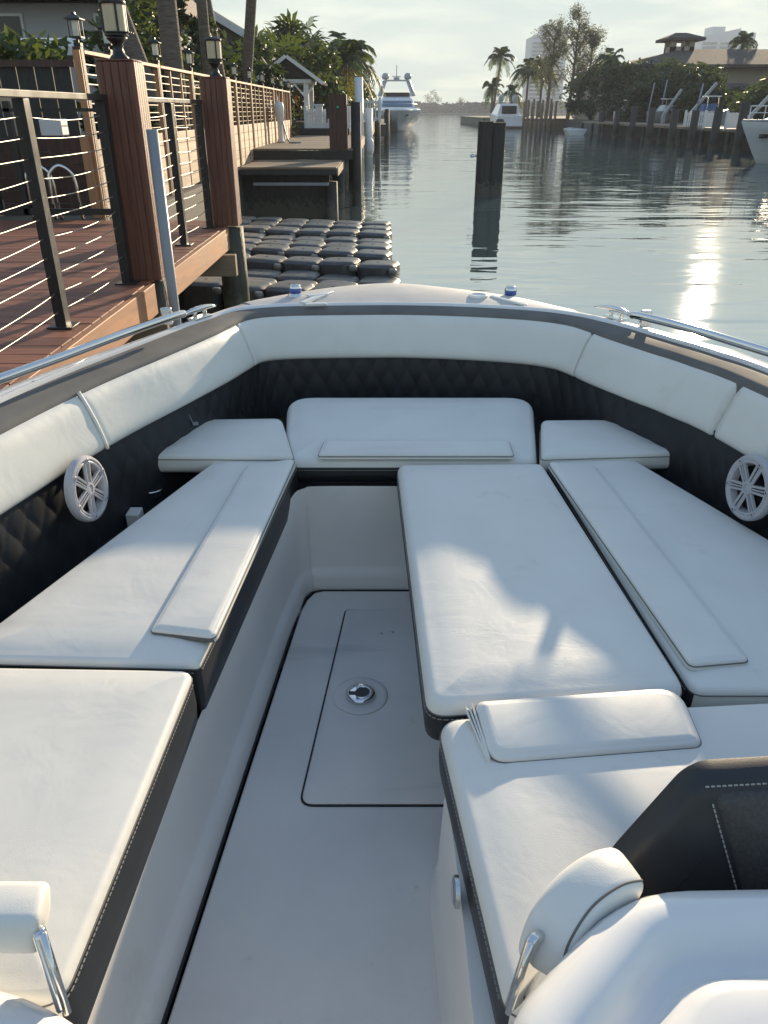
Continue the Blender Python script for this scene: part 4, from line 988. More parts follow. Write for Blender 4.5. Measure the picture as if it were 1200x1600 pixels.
# gazebo
gz = empty('gazebo', (-3.5, 34, 1.2), 'small white gazebo with a steep dark gabled roof', 'gazebo')
for x in (-4.4, -2.95):
    for y in (33.2, 35.4):
        mb = MB(); mb.box(x-.09, x+.09, y-.09, y+.09, 1.2, 2.92); mk('post', mb, M['whitepaint'], gz)
mb = MB(); mb.box(-4.7, -2.75, 33.05, 35.6, 2.92, 3.04); mk('beam', mb, M['whitepaint'], gz)
mb = MB(); mb.add([(-4.68, 33.08, 3.05), (-2.6, 33.08, 3.05), (-3.60, 33.08, 3.70), (-4.68, 33.14, 3.05), (-2.6, 33.14, 3.05), (-3.60, 33.14, 3.70)], [(0, 1, 2), (5, 4, 3), (0, 3, 4, 1), (1, 4, 5, 2), (2, 5, 3, 0)]); mk('gable', mb, M['blacksteel'], gz)
for s_ in (-1, 1):
    mb = MB(); mb.beam((-3.62 + s_*.02, 34.3, 3.75), (-3.62 + s_*1.32, 34.3, 2.90), 2.9, .07); mk('roof', mb, M['greytile'], gz)
    mb = MB(); mb.beam((-3.62 + s_*.02, 32.83, 3.77), (-3.62 + s_*1.34, 32.83, 2.90), .035, .12); mk('bargeboard', mb, M['whitepaint'], gz)
    mb = MB(); mb.beam((-2.98, 33.2, 2.45), (-2.62 - .0*s_, 33.2, 2.9), .06, .06) if s_ > 0 else mb.beam((-2.98, 33.1, 2.45), (-3.4, 33.1, 2.9), .06, .06); mk('brace', mb, M['whitepaint'], gz)
# white picket fence and gate behind the step
def picket(name, x0, x1, y, z0, z1, n, label, grp=None, rails=2, alongy=False):
    r = empty(name, ((x0+x1)/2, y, z0), label, 'fence', grp)
    mb = MB()
    for k in range(n):
        x = x0 + (x1-x0)*k/(n-1); mb.box(x-.035, x+.035, y-.012, y+.012, z0, z1 + (.03 if k % 2 else 0))
    mb2 = MB()
    mk('pickets', mb, M['whitepaint'], r)
    for z in ([z0+.12, z1-.10] if rails == 2 else [z1-.05]):
        mb = MB(); mb.box(x0-.02, x1+.02, y+.013, y+.05, z-.04, z+.04); mk('rail', mb, M['whitepaint'], r)
    for x in (x0-.08, x1+.08):
        mb = MB(); mb.box(x-.06, x+.06, y-.06, y+.06, z0-.1, z1+.12); p = mk('post', mb, M['whitepaint'], r, bevel=.01)
    return r
picket('picket_fence', -2.75, -1.35, 31.2, 1.40, 2.02, 17, 'white picket fence between the gazebo and the brown boxed post')
picket('picket_fence', -2.6, -2.0, 30.3, 1.25, 1.62, 9, 'low white picket panel in front of the gazebo fence')
picket('picket_fence', -1.45, -.3, 46, 1.5, 2.5, 9, 'white railing on the dock behind the tall white pile')
mb = MB(); mb.box(-2.95, -1.2, 29.9, 30.15, 1.23, 1.45); o = mk('dock_bench', mb, M['darkpile'], bevel=.02, org=(-2, 30, 1.23)); props(o, 'dark bench step in front of the white picket fence', 'bench')
mb = MB(); mb.box(-2.45, -2.2, 30.9, 31.1, 1.3, 2.15); mb.box(-2.50, -2.15, 30.86, 31.14, 2.15, 2.2); o = mk('fish_cleaning_stand', mb, M['whitepaint'], bevel=.01, org=(-2.3, 31, 1.3)); props(o, 'white upright locker before the picket fence near the gazebo', 'locker')
mb = MB(); mb.box(-6, -.55, 42, 52, .9, 1.5); o = mk('far_dock_slab', mb, M['greywood'], org=(-3, 47, 1)); props(o, 'raised dock slab under the white railing beyond the tall white pile', 'dock')
mb = MB(); mb.box(-6, .1, 52, 96, .6, 1.25); o = mk('far_dock_slab', mb, M['concrete'], org=(-3, 74, 1)); props(o, 'long low concrete dock running to the moored yacht', 'dock')
mb = MB(); mb.lathe((-.62, 38.2, .55), [(.01, -.35), (.13, -.28), (.16, -.1), (.16, .1), (.13, .28), (.05, .36), (.01, .38)], 16); o = mk('boat_fender', mb, M['whitepaint'], smooth=True, org=(-.62, 38.2, .55)); props(o, 'white fender hanging by the water at the tall white pile', 'fender')
# the pair of dark piles in the canal
dp = empty('mooring_piles_bound', (2.7, 21.7, 0), 'pair of dark square-topped piles bound together in mid canal', 'pile')
for x, m_ in ((2.57, 0), (2.89, 0.03)):
    mb = MB(); rr = random.Random(int(x*100)); 
    mb.loft([[(x + .19*math.copysign(abs(math.cos(t))**.55, math.cos(t)) * (.98 if z > 1 else 1.0) + .0, 21.7 + m_ + .19*math.copysign(abs(math.sin(t))**.55, math.sin(t)), z) for t in [2*math.pi*k/20 for k in range(20)]] for z in (-1.5, 0, .6, 1.2, 1.76 - m_)])
    mk('pile', mb, M['darkpile'], dp, auto=50)
mb = MB(); mb.tube([(2.36, 21.52, .98), (2.24, 21.5, .98)], .03, 8); mb.ball((2.24, 21.5, .98), .05, 8); mk('bolt', mb, M['steel'], dp, smooth=True)

# ================================================================= PLANTS
def frond_mesh(mb, base, az, el, L_, droop, rnd, nl=16, lw=.05, ll=.45, tipdrop=1.0):
    """pinnate palm frond: arching rachis with two rows of leaflets"""
    base = Vector(base); d = Vector((math.cos(az), math.sin(az), 0)); side = Vector((-d.y, d.x, 0)); pts = []
    n = 9
    for i in range(n+1):
        t = i/n; pts.append(base + d*(L_*t*math.cos(el)*(1-.18*t*t)) + Vector((0, 0, L_*(math.sin(el)*t - droop*t*t))))
    mb.tube(pts, .02, 3, taper=[.03*L_/2.5*(1-.8*i/n) for i in range(n+1)], cap=False)
    for i in range(nl):
        t = .12 + .88*i/(nl-1); k = t*n; j = min(int(k), n-1); p = pts[j].lerp(pts[j+1], k-j); tg = (pts[j+1]-pts[j]).normalized()
        l_ = ll*L_/2.5*math.sin(math.pi*(.18+.74*t))**.7 * rnd.uniform(.8, 1.1)
        for s_ in (-1, 1):
            e = p + (side*s_*.85 + tg*.55)*l_ + Vector((0, 0, -l_*rnd.uniform(.25, .75)*tipdrop)); w_ = tg*lw*L_/2.5
            mid = p.lerp(e, .5) + Vector((0, 0, .06*l_))
            b0 = len(mb.v); mb.v += [tuple(p - w_*.4), tuple(mid - w_*.6), tuple(e), tuple(mid + w_*.6), tuple(p + w_*.4)]; mb.f.append((b0, b0+1, b0+2, b0+3, b0+4))
def fan_leaf(mb, base, az, el, L_, rnd, n=11, R_=.55):
    base = Vector(base); d = Vector((math.cos(az)*math.cos(el), math.sin(az)*math.cos(el), math.sin(el))); hub = base + d*L_
    side = Vector((-math.sin(az), math.cos(az), 0)); upv = side.cross(d)*-1
    mb.tube([base, base.lerp(hub, .5) + Vector((0, 0, .05*L_)), hub], .018, 3, cap=False)
    for k in range(n):
        a = R(-125 + 250*k/(n-1)); dr = (d*math.cos(a) + side*math.sin(a)).normalized(); r_ = R_*rnd.uniform(.85, 1.1)*(1-.25*abs(a)/R(125))
        tip = hub + dr*r_ + Vector((0, 0, -.30*r_*rnd.uniform(.5, 1.3))); w_ = upv.cross(dr).normalized()*r_*.085; mid = hub + dr*r_*.55 + Vector((0, 0, .02))
        b0 = len(mb.v); mb.v += [tuple(hub), tuple(mid - w_), tuple(tip), tuple(mid + w_)]; mb.f.append((b0, b0+1, b0+2, b0+3))
def palm(x, y, z0, h, label, crown=2.6, n=16, lean=(0, 0), r0=.16, fan=False, grp=None, seed=1, dry=2, trunk_curve=0, lw=.05, ll=.45, boots=False):
    rnd = random.Random(seed); r = empty('palm_tree', (x, y, z0), label, 'palm tree', grp)
    path = [Vector((x + lean[0]*t + trunk_curve*math.sin(math.pi*t), y + lean[1]*t, z0 + h*t)) for t in [k/8 for k in range(9)]]
    mb = MB(); mb.tube(path, r0, 12, taper=[r0*(1.25-.45*min(1, k/2)) if k < 2 else r0*(1-.02*k) for k in range(9)])
    mk('trunk', mb, M['bark'], r, smooth=True)
    top = path[-1]; mb = MB()
    for k in range(n):
        az = 2*math.pi*k/n*1.0 + rnd.uniform(-.25, .25) + (k % 3)*.4; el = R(rnd.choice([68, 45, 25, 5]) + rnd.uniform(-10, 10))
        if fan: fan_leaf(mb, top + Vector((0, 0, rnd.uniform(-.3, .1))), az, el - R(8), crown*rnd.uniform(.38, .55), rnd, R_=crown*.5)
        else: frond_mesh(mb, top, az, el, crown*rnd.uniform(.85, 1.1), .45 + .35*math.cos(el)*rnd.uniform(.6, 1.3), rnd, lw=lw, ll=ll)
    mk('crown', mb, M['frond'], r)
    if dry:
        mb = MB()
        for k in range(dry):
            az = rnd.uniform(0, 6.28)
            if fan: fan_leaf(mb, top + Vector((0, 0, -.3)), az, R(-45), crown*.4, rnd, R_=crown*.4)
            else: frond_mesh(mb, top + Vector((0, 0, -.1)), az, R(-20), crown*.8, .7, rnd)
        mk('dry_fronds', mb, M['frond_dry'], r)
    return r
def clump(mb, c, r_, n, ls, rnd, sz=.8, hang=0):
    for _ in range(n):
        while True:
            p = Vector((rnd.uniform(-1, 1), rnd.uniform(-1, 1), rnd.uniform(-1, 1)))
            if p.length < 1: break
        p = p.normalized()*(p.length**.5); q = Vector(c) + Vector((p.x*r_, p.y*r_, p.z*r_*sz))
        a = Vector((rnd.gauss(0, 1), rnd.gauss(0, 1), rnd.gauss(0, .6) - hang)).normalized(); b = a.cross(Vector((rnd.gauss(0, 1), rnd.gauss(0, 1), rnd.gauss(0, 1)))).normalized()
        l_ = ls*rnd.uniform(.6, 1.3); b0 = len(mb.v)
        mb.v += [tuple(q - a*l_), tuple(q + b*l_*.38), tuple(q + a*l_), tuple(q - b*l_*.38)]; mb.f.append((b0, b0+1, b0+2, b0+3))
def tree(x, y, z0, h, wd, label, seed=1, m='leaf', n=30, dens=70, ls=.16, grp=None, r0=.15, trunkf=.35, sz=.75, name='broadleaf_tree', wisp=0):
    rnd = random.Random(seed); r = empty(name, (x, y, z0), label, 'tree', grp)
    mb = MB(); lf = MB(); top = z0 + h*trunkf
    mb.tube([(x, y, z0), (x + .05, y, (z0+top)/2), (x, y, top)], r0, 8, taper=[r0*1.2, r0, r0*.8])
    for k in range(n):
        az = rnd.uniform(0, 6.28); t = rnd.random(); zz = top + (h*(1-trunkf))*t*.93; rad = wd/2*math.sqrt(max(.08, 1-(t*1.05-.30)**2/.62))*rnd.uniform(.25, 1.0)
        c = Vector((x + math.cos(az)*rad, y + math.sin(az)*rad, zz))
        if k % 2 == 0: mb.tube([(x, y, min(top, zz)), ((x+c.x)/2, (y+c.y)/2, (min(top, zz)+zz)/2 + .2), tuple(c)], .04, 4, taper=[r0*.5, r0*.25, r0*.08], cap=False)
        clump(lf, c, wd*rnd.uniform(.10, .22), dens, ls, rnd, sz, wisp)
    mk('trunk', mb, M['bark'], r, smooth=True); mk('crown', lf, M[m], r)
    return r
def hedge(x0, x1, y0, y1, z0, z1, label, seed=1, n=2500, ls=.07, m='leaf2', name='hedge'):
    rnd = random.Random(seed); mb = MB()
    for _ in range(n):
        q = Vector((rnd.uniform(x0, x1), rnd.uniform(y0, y1), z0 + (z1-z0)*rnd.random()**.6 + .12*math.sin(rnd.random()*6)*.5))
        a = Vector((rnd.gauss(0, 1), rnd.gauss(0, 1), rnd.gauss(.4, .8))).normalized(); b = a.cross(Vector((rnd.gauss(0, 1), rnd.gauss(0, 1), rnd.gauss(0, 1)))).normalized(); l_ = ls*rnd.uniform(.6, 1.4)
        b0 = len(mb.v); mb.v += [tuple(q-a*l_), tuple(q+b*l_*.4), tuple(q+a*l_), tuple(q-b*l_*.4)]; mb.f.append((b0, b0+1, b0+2, b0+3))
    o = mk(name, mb, M[m], org=((x0+x1)/2, (y0+y1)/2, z0)); props(o, label, 'hedge'); return o

# ---- left garden, from the dock gate to the far houses
hedge(-8.5, -4.3, 9.0, 9.8, .9, 1.55, 'low green garden shrub behind the dock gate at the left', 3, 1600, .06, 'leaf2', 'garden_shrub')
sf = empty('garden_fence', (-8, 11.5, .9), 'dark board fence behind the planter at the left', 'fence')
mb = MB()
for k in range(38): mb.box(-13 + k*.235, -13 + k*.235 + .225, 11.5, 11.53, .9, 2.58)
mk('boards', mb, M['darkpile'], sf)
mb = MB(); mb.box(-13.1, -4.0, 11.46, 11.50, 2.50, 2.58); mk('rail', mb, M['darkwood'], sf)
hedge(-12, -4.75, 12.2, 13.6, 1.8, 2.92, 'clipped green hedge above the dark board fence', 4, 6000, .10, 'leaf2')
h1 = empty('neighbour_house', (-14, 26, .9), 'grey stucco house with a brown roof and white trim behind the hedge', 'house')
mb = MB(); mb.box(-34, -7.3, 26, 40, .9, 4.70); mk('wall', mb, M['stucco'], h1)
mb = MB(); mb.add([(-35, 25.2, 4.86), (-6.6, 25.2, 4.86), (-10, 33, 8.2), (-35, 33, 8.2), (-6.6, 41, 4.86), (-35, 41, 4.86)], [(0, 1, 2, 3), (1, 4, 2), (4, 5, 3, 2)]); mk('roof', mb, M['tile'], h1)
mb = MB(); mb.box(-35, -6.55, 25.12, 25.2, 4.70, 4.88); mk('fascia', mb, M['whitepaint'], h1)
for x in (-10.7, -7.9, -14.5):
    mb = MB(); mb.box(x-.38, x+.38, 25.93, 25.99, 3.2, 4.45); f_ = mk('window', mb, M['whitepaint'], h1)
    mb = MB(); mb.box(x-.31, x+.31, 25.90, 25.925, 3.27, 4.38); mk('pane', mb, M['window'], f_)
mb = MB(); mb.tube([(-11.3, 25.9, 1), (-11.3, 25.9, 4.7)], .04, 8); mk('downpipe', mb, M['whitepaint'], h1)
mb = MB(); mb.add([(-16, 18.2, 3.15), (-5.7, 18.2, 3.15), (-5.7, 21, 3.5), (-16, 21, 3.5), (-16, 18.2, 3.0), (-5.7, 18.2, 3.0), (-5.7, 21, 3.0), (-16, 21, 3.0)], [(0, 1, 2, 3), (4, 5, 1, 0), (5, 6, 2, 1), (6, 7, 3, 2)]); 
cv = empty('patio_cover', (-10, 19.5, .9), 'low white patio roof in front of the grey stucco house', 'patio roof'); mk('roof_panel', mb, M['whitepaint'], cv)
for x in (-5.9, -9, -12): mb = MB(); mb.box(x-.06, x+.06, 18.3, 18.42, .9, 3.0); mk('post', mb, M['whitepaint'], cv)
h2 = empty('gabled_house', (-8.5, 38, .9), 'pale house with a steep grey gable behind the palm trunks', 'house')
mb = MB(); mb.add([(-20, 38, .9), (-5.95, 38, .9), (-5.95, 38, 4.9), (-11.5, 38, 7.9), (-20, 38, 7.9), (-20, 52, .9), (-5.95, 52, .9), (-5.95, 52, 4.9), (-11.5, 52, 7.9), (-20, 52, 7.9)], [(0, 1, 2, 3, 4), (9, 8, 7, 6, 5), (1, 6, 7, 2), (0, 4, 9, 5)]); mk('wall', mb, M['stucco_warm'], h2)
mb = MB(); mb.beam((-5.4, 44.6, 4.65), (-11.6, 44.6, 8.0), 14.6, .14); mk('roof', mb, M['greytile'], h2)
mb = MB(); mb.beam((-5.4, 37.2, 4.60), (-11.6, 37.2, 7.95), .06, .26); mk('bargeboard', mb, M['whitepaint'], h2)
mb = MB(); mb.box(-8.2, -7.3, 37.93, 37.99, 3.6, 5.0); f_ = mk('window', mb, M['whitepaint'], h2); mb = MB(); mb.box(-8.1, -7.4, 37.9, 37.925, 3.7, 4.9); mk('pane', mb, M['window'], f_)
# palms behind the fence
G1 = 'palms behind the fence'
palm(-3.80, 16.0, .9, 7.0, 'thick palm trunk rising straight behind the fence', r0=.19, fan=True, n=12, seed=2, grp=G1, crown=2.2)
palm(-3.72, 15.5, .9, 6.8, 'palm leaning left across the thick straight palm', r0=.165, lean=(-2.2, .6), fan=True, n=12, seed=3, grp=G1, crown=2.2)
palm(-4.02, 20.2, .9, 7.6, 'straight slim palm between the column lamp and the gabled house', r0=.13, fan=True, n=12, seed=4, grp=G1, crown=2.2)
palm(-3.95, 22.0, .9, 7.6, 'slim palm bending slightly left before the gabled house', r0=.16, lean=(-1.0, 0), fan=True, n=12, seed=5, grp=G1, crown=2.2, trunk_curve=.12)
palm(-4.10, 24.5, .9, 6.3, 'palm leaning right with fan leaves hanging into the sky', r0=.155, lean=(.95, 0), fan=True, n=22, seed=16, grp=G1, crown=2.6)
palm(-8.6, 14.2, .9, 5.4, 'palm at the left edge with yellow dry fronds', r0=.15, n=9, seed=6, crown=2.0, dry=6, grp=G1)
G2 = 'dark trees behind the fence'
for k, (x, y, h, w_, s_, m_, lb) in enumerate((
    (-5.4, 21.5, 4.6, 2.5, 11, 'leaf', 'dense dark tree behind the crossing palm trunks'), (-5.3, 19.0, 3.3, 2.6, 12, 'leaf2', 'bright green shrub tree right of the thick palm trunk'),
    (-4.2, 14.0, 1.5, 1.2, 13, 'leaf', 'dark bush filling the gap behind the nearest lanterns'), (-4.4, 16.8, 2.1, 2.0, 14, 'leaf', 'dark bush behind the middle lanterns'), (-5.3, 25.0, 3.0, 3.2, 15, 'leaf', 'dark bush under the slim palms'),
    (-4.9, 31.0, 2.9, 2.9, 16, 'leaf', 'dark leafy tree left of the gazebo'), (-5.9, 36.5, 3.6, 3.6, 17, 'leaf', 'dark rounded tree behind the gazebo'), (-2.9, 40.5, 3.6, 3.0, 18, 'leaf2', 'green tree just right of the gazebo roof'),
    (-4.4, 48.0, 4.6, 4.4, 19, 'leaf', 'tall dark tree beyond the gazebo'), (-3.2, 56.0, 4.6, 4.0, 20, 'leaf', 'dark tree behind the white railing'), (-3.2, 68.0, 4.8, 4.0, 21, 'leaf2', 'green tree at the end of the left bank'), (-4.6, 80.0, 5.6, 6.0, 22, 'leaf', 'distant dark tree at the bank end behind the others'))):
    tree(x, y, .9, h, w_, lb, seed=s_, m=m_, n=34, dens=75 if y < 40 else 55, ls=.075 + y*.0022, grp=G2, trunkf=.12, sz=.9)
G3 = 'palms beyond the gazebo'
for k, (x, y, h, c_, s_, fan, lb) in enumerate((
    (-5.6, 38, 2.5, 2.2, 31, True, 'short fan palm left of the gazebo peak'), (-4.6, 42, 2.8, 2.4, 32, True, 'fan palm directly behind the gazebo peak'), (-5.0, 50, 3.9, 2.6, 33, True, 'tallest fan palm above the gazebo roof'), (-3.3, 52, 3.5, 2.8, 34, False, 'feathery palm right of the tallest fan palm'),
    (-2.2, 50, 3.6, 3.0, 35, False, 'low feathery palm behind the brown boxed post'), (-3.0, 60, 3.8, 2.9, 36, False, 'feathery palm above the tall white pile'), (-2.6, 68, 4.1, 2.6, 37, False, 'feathery palm just right of the tall white pile'), (-2.4, 78, 4.4, 2.6, 38, False, 'last feathery palm beside the moored yacht'), (-2.0, 60, 2.4, 2.2, 39, False, 'yellowing low palm at the water edge'))):
    palm(x, y, .9, h, lb, crown=c_, n=22, seed=s_, fan=fan, grp=G3, dry=5 if s_ in (35, 39) else 3, lw=.10, ll=.6)

# ================================================================= MOORED YACHT (left) seen bow on
def ysec(pts, z): return [(x, y, z) for x, y in pts]
def hull_rings(cx, y0, y1, beam, zs):
    """outline rings at several heights; bow towards -y. zs: (z, beam factor, bow setback)"""
    rings = []
    for z, bf, sb in zs:
        ring = []; L_ = y1-y0
        for k in range(25):
            t = k/24; a = (t-.5)*2  # -1 .. 1 along port to starboard through the bow
            s_ = abs(a); yy = y0 + sb + (L_-sb)*(s_**1.0)*1.0 if s_ > .0 else y0 + sb
            w_ = math.copysign(beam/2*bf*min(1, (s_*2.6))**.62, a)
            ring.append((cx + w_, yy, z))
        rings.append(ring)
    return rings
yt = empty('moored_yacht', (1.45, 100, 0), 'white motor yacht moored bow on at the end of the left bank', 'yacht')
mb = MB(); mb.loft(hull_rings(1.45, 91, 108, 4.8, [(-.4, .55, 2.2), (.0, .68, 1.8), (.7, .80, 1.1), (1.5, .93, .5), (2.3, 1.0, .0), (2.45, 1.0, .0)])); mk('hull', mb, M['yachtgrey'], yt, auto=60)
mb = MB(); mb.loft(hull_rings(1.45, 90.9, 108, 4.86, [(2.452, 1.0, .0), (2.62, .98, .1), (2.75, .90, .5)])); mk('deck', mb, M['yacht'], yt, auto=60)
mb = MB(); mb.loft([ysec([(1.45-1.75, 95.5), (1.45+1.75, 95.5), (1.45+1.8, 105), (1.45-1.8, 105)], 2.7), ysec([(1.45-1.55, 96.8), (1.45+1.55, 96.8), (1.45+1.7, 105), (1.45-1.7, 105)], 3.7), ysec([(1.45-1.35, 97.6), (1.45+1.35, 97.6), (1.45+1.55, 105), (1.45-1.55, 105)], 4.1)]); mk('cabin', mb, M['yacht'], yt, bevel=.06)
mb = MB(); mb.add([(1.45-1.50, 95.68, 2.95), (1.45+1.50, 95.68, 2.95), (1.45+1.38, 96.60, 3.62), (1.45-1.38, 96.60, 3.62)], [(0, 1, 2, 3)]); o = mk('windshield', mb, M['towerglass'], yt)
mb = MB(); mb.box(.05, 2.85, 98.2, 104, 4.1, 4.55); mk('flybridge', mb, M['yacht'], yt, bevel=.08)
mb = MB(); mb.box(.2, 2.7, 97.9, 98.15, 4.15, 4.62); mk('flybridge_screen', mb, M['black'], yt, bevel=.05)
for s_ in (-1, 1):
    mb = MB(); mb.beam((1.45 + s_*1.75, 101.2, 4.2), (1.45 + s_*1.2, 101.8, 6.15), .5, .16); mk('arch_leg', mb, M['yachtgrey'], yt, bevel=.03)
    mb = MB(); mb.lathe((1.45 + s_*1.15, 101.9, 6.30), [(.2, 0), (.33, .1), (.38, .35), (.33, .62), (.2, .78), (.01, .84)], 18); mk('radar_dome', mb, M['yachtgrey'], yt, smooth=True)
mb = MB(); mb.box(.2, 2.7, 101.5, 102.2, 6.08, 6.28); mk('arch_top', mb, M['yachtgrey'], yt, bevel=.05)
mb = MB(); mb.tube([(1.45, 101.9, 6.2), (1.45, 101.9, 8.1)], .04, 6); mb.tube([(1.0, 101.9, 6.7), (1.9, 101.9, 6.7)], .05, 6); mb.box(1.15, 1.75, 101.8, 102, 6.3, 6.6); mk('mast', mb, M['yachtgrey'], yt)
mb = MB(); mb.tube(cr([(1.45-2.05, 97, 3.15), (1.45-1.6, 93.2, 3.2), (1.45, 91.1, 3.25), (1.45+1.6, 93.2, 3.2), (1.45+2.05, 97, 3.15)], 6), .03, 6); mk('bow_rail', mb, M['steel'], yt)
for s_ in (-.62, .62): mb = MB(); mb.box(1.45+s_*1.35-.22, 1.45+s_*1.35+.22, 92.35, 92.5, 1.75, 2.0); mk('hull_port', mb, M['window'], yt)
yt.scale = (1.12, 1, .82)
# cruiser seen from the stern on the right
ct = empty('moored_cruiser', (15.9, 112, 0), 'white express cruiser moored stern on before the dock piles', 'yacht')
mb = MB(); mb.loft([[(15.95-1.9*f, 108, z), (15.95+1.9*f, 108, z), (15.95+2.0*f, 116, z+.3*f), (15.95, 121, z+.6*f), (15.95-2.0*f, 116, z+.3*f)] for z, f in ((-.3, .7), (.3, .9), (1.0, 1.0), (1.7, .98))]); mk('hull', mb, M['yacht'], ct, bevel=.06)
mb = MB(); mb.loft([[(15.95-1.7, 110, 1.72), (15.95+1.7, 110, 1.72), (15.95+1.7, 117, 1.9), (15.95-1.7, 117, 1.9)], [(15.95-1.2, 110.8, 3.3), (15.95+1.2, 110.8, 3.3), (15.95+1.2, 115, 3.3), (15.95-1.2, 115, 3.3)]]); mk('cabin', mb, M['yacht'], ct, bevel=.08)
mb = MB(); mb.box(14.9, 17.0, 110.0, 110.35, 1.95, 3.0); mk('cabin_door', mb, M['window'], ct)
mb = MB(); mb.box(14.3, 17.6, 107.0, 108, .25, .45); mk('swim_platform', mb, M['yacht'], ct, bevel=.04)
for x in (15.0, 17.0): mb = MB(); mb.lathe((x, 112.5, 3.35), [(.15, 0), (.3, .25), (.42, .45), (.42, .8), (.28, 1.1), (.01, 1.2)], 14); mk('radar_dome', mb, M['yachtgrey'], ct, smooth=True)
mb = MB(); mb.tube([(15.95, 112.5, 3.3), (15.95, 112.5, 5.4)], .05, 6); mk('mast', mb, M['yacht'], ct)
ct.scale = (.88, .9, .84)
mb = MB(); mb.lathe((14.35, 106.5, .1), [(.3, -.2), (.55, .1), (.6, .6), (.45, .95), (.01, 1.0)], 12); o = mk('outboard_tender', mb, M['black'], smooth=True, org=(14.35, 106.5, 0)); props(o, 'dark covered tender at the stern of the cruiser', 'boat')

# ================================================================= RIGHT BANK
mb = MB(); mb.add([(21.0, -60, 1.1), (900, -60, 1.1), (900, 160, 1.1), (14.2, 160, 1.1), (14.2, 124, 1.1), (18.6, 122, 1.1), (18.8, 98.5, 1.1), (21, 97, 1.1), (14.2, 124, -1), (18.6, 122, -1), (18.8, 98.5, -1), (21, 97, -1), (14.2, 160, -1)], [(0, 1, 2, 3, 4, 5, 6, 7), (4, 5, 9, 8), (5, 6, 10, 9), (6, 7, 11, 10), (3, 4, 8, 12)])
props(mk('right_bank_ground', mb, M['ground']), kind='structure')
mb = MB(); mb.box(20.6, 21.1, 18, 97.2, -1, 1.12); o = mk('right_seawall', mb, M['concrete'], bevel=.03); props(o, 'grey concrete seawall along the right bank', 'seawall'); o.name = 'seawall'
mb = MB(); mb.box(18.9, 20.7, 30, 82, .95, 1.10); dr = empty('bank_dock', (19.8, 56, 1), 'weathered dock running along the right bank', 'dock'); mk('deck', mb, M['greywood'], dr)
mb = MB()
for k in range(14): 
    mb = MB(); mb.tube([(18.98, 31.5 + k*3.9, -1), (18.98, 31.5 + k*3.9, .95)], .14, 8); mk('pile', mb, M['darkpile'], dr, smooth=True)
for k, (u_, y, zt) in enumerate(((1150, 44.0, 2.35), (1112, 46.5, 2.15), (1078, 50, 2.0), (1047, 53.5, 2.1), (1012, 58, 2.2), (985, 63, 2.3), (960, 69, 2.0), (937, 76, 1.9))):
    x = (u_-600)/1200*(y*.886 + .85)
    mb = MB(); mb.tube([(x, y, -1), (x + .04, y, zt)], .22, 12); o = mk('mooring_pile', mb, M['darkpile'], smooth=True, org=(x, y, 0))
    props(o, ['thick dark pile nearest the white bow at the right edge', 'dark pile second from the white bow at the right edge', 'dark pile in front of the first white railing', 'dark pile left of the white railings', 'dark pile before the boat lift masts', 'dark pile just left of the boat lift masts', 'dark pile before the pale covered boat', 'dark pile near the small white skiff'][k], 'pile', 'piles along the right bank')
for k in range(11):
    y = 92 + k*1.4; x = 19.2 + .15*k; zt = [3.2, 3.4, 3.1, 3.5, 3.3, 3.0, 3.4, 3.2, 3.5, 3.1, 3.3][k]
    x = 15.7 + k*.34; y = 97 - (k % 3)*.6; zt -= .35
    mb = MB(); mb.tube([(x, y, -1), (x, y, zt)], .13, 8); o = mk('dolphin_pile', mb, M['greywood'], smooth=True, org=(x, y, 0)); props(o, ('%s pile of the close row beside the cruiser, counting from the left' % ['first','second','third','fourth','fifth','sixth','seventh','eighth','ninth','tenth','last'][k]), 'pile', 'close row of tall piles beside the cruiser')
mb = MB(); mb.box(15.6, 20.9, 97.3, 97.5, 1.0, 1.2); o = mk('waler', mb, M['greywood'], org=(19, 97.4, 1.1)); props(o, 'horizontal timber tying the close row of tall piles', 'timber')
picket('white_railing', 18.95, 19.6, 47.5, 1.12, 1.88, 9, 'white railing panel nearest the white bow at the right edge', 'white railings on the right bank')
picket('white_railing', 18.98, 19.7, 50.8, 1.12, 1.88, 9, 'white railing panel left of the nearest one', 'white railings on the right bank')
picket('white_railing', 19.1, 20.2, 54.5, 1.12, 1.9, 9, 'farthest white railing panel beside the boat lift', 'white railings on the right bank')
# boat lifts: slanting masts and beams
for k, (x, y, dx_, h, lb) in enumerate(((22.0, 68, 1.1, 2.35, 'slanting grey boat lift arm behind the pale covered boat'), (21.5, 61, 1.6, 2.6, 'slanting boat lift arm right of the masts'), (22.0, 87, 1.8, 1.9, 'grey davit arm leaning right above the bank'), (22.3, 79, 1.5, 1.9, 'second davit arm leaning right above the bank'), (21.2, 50, 1.1, 1.9, 'slanting lift arm behind the white railings'))):
    mb = MB(); mb.beam((x, y, 1.1), (x, y, 1.9), .22, .22) if False else mb.box(x-.12, x+.12, y-.12, y+.12, 1.1, 1.75); r = empty('davit', (x, y, 1.1), lb, 'davit', 'davits on the right bank'); mk('post', mb, M['yachtgrey'], r)
    mb = MB(); mb.beam((x, y, 1.7), (x + dx_, y, 1.1 + h), .15, .18); mk('arm', mb, M['yachtgrey'], r)
for k, (x, y, h, lb) in enumerate(((21.6, 71, 2.9, 'left white lift mast'), (22.6, 71, 3.1, 'middle white lift mast'), (21.0, 58.5, 2.5, 'thin white mast beside the blue canvas'))):
    mb = MB(); mb.tube([(x, y, 1.1), (x + .25, y, 1.1+h)], .055, 8); o = mk('lift_mast', mb, M['pvc'], smooth=True, org=(x, y, 1.1)); props(o, lb + ' standing on the right bank', 'mast', 'white masts on the right bank')
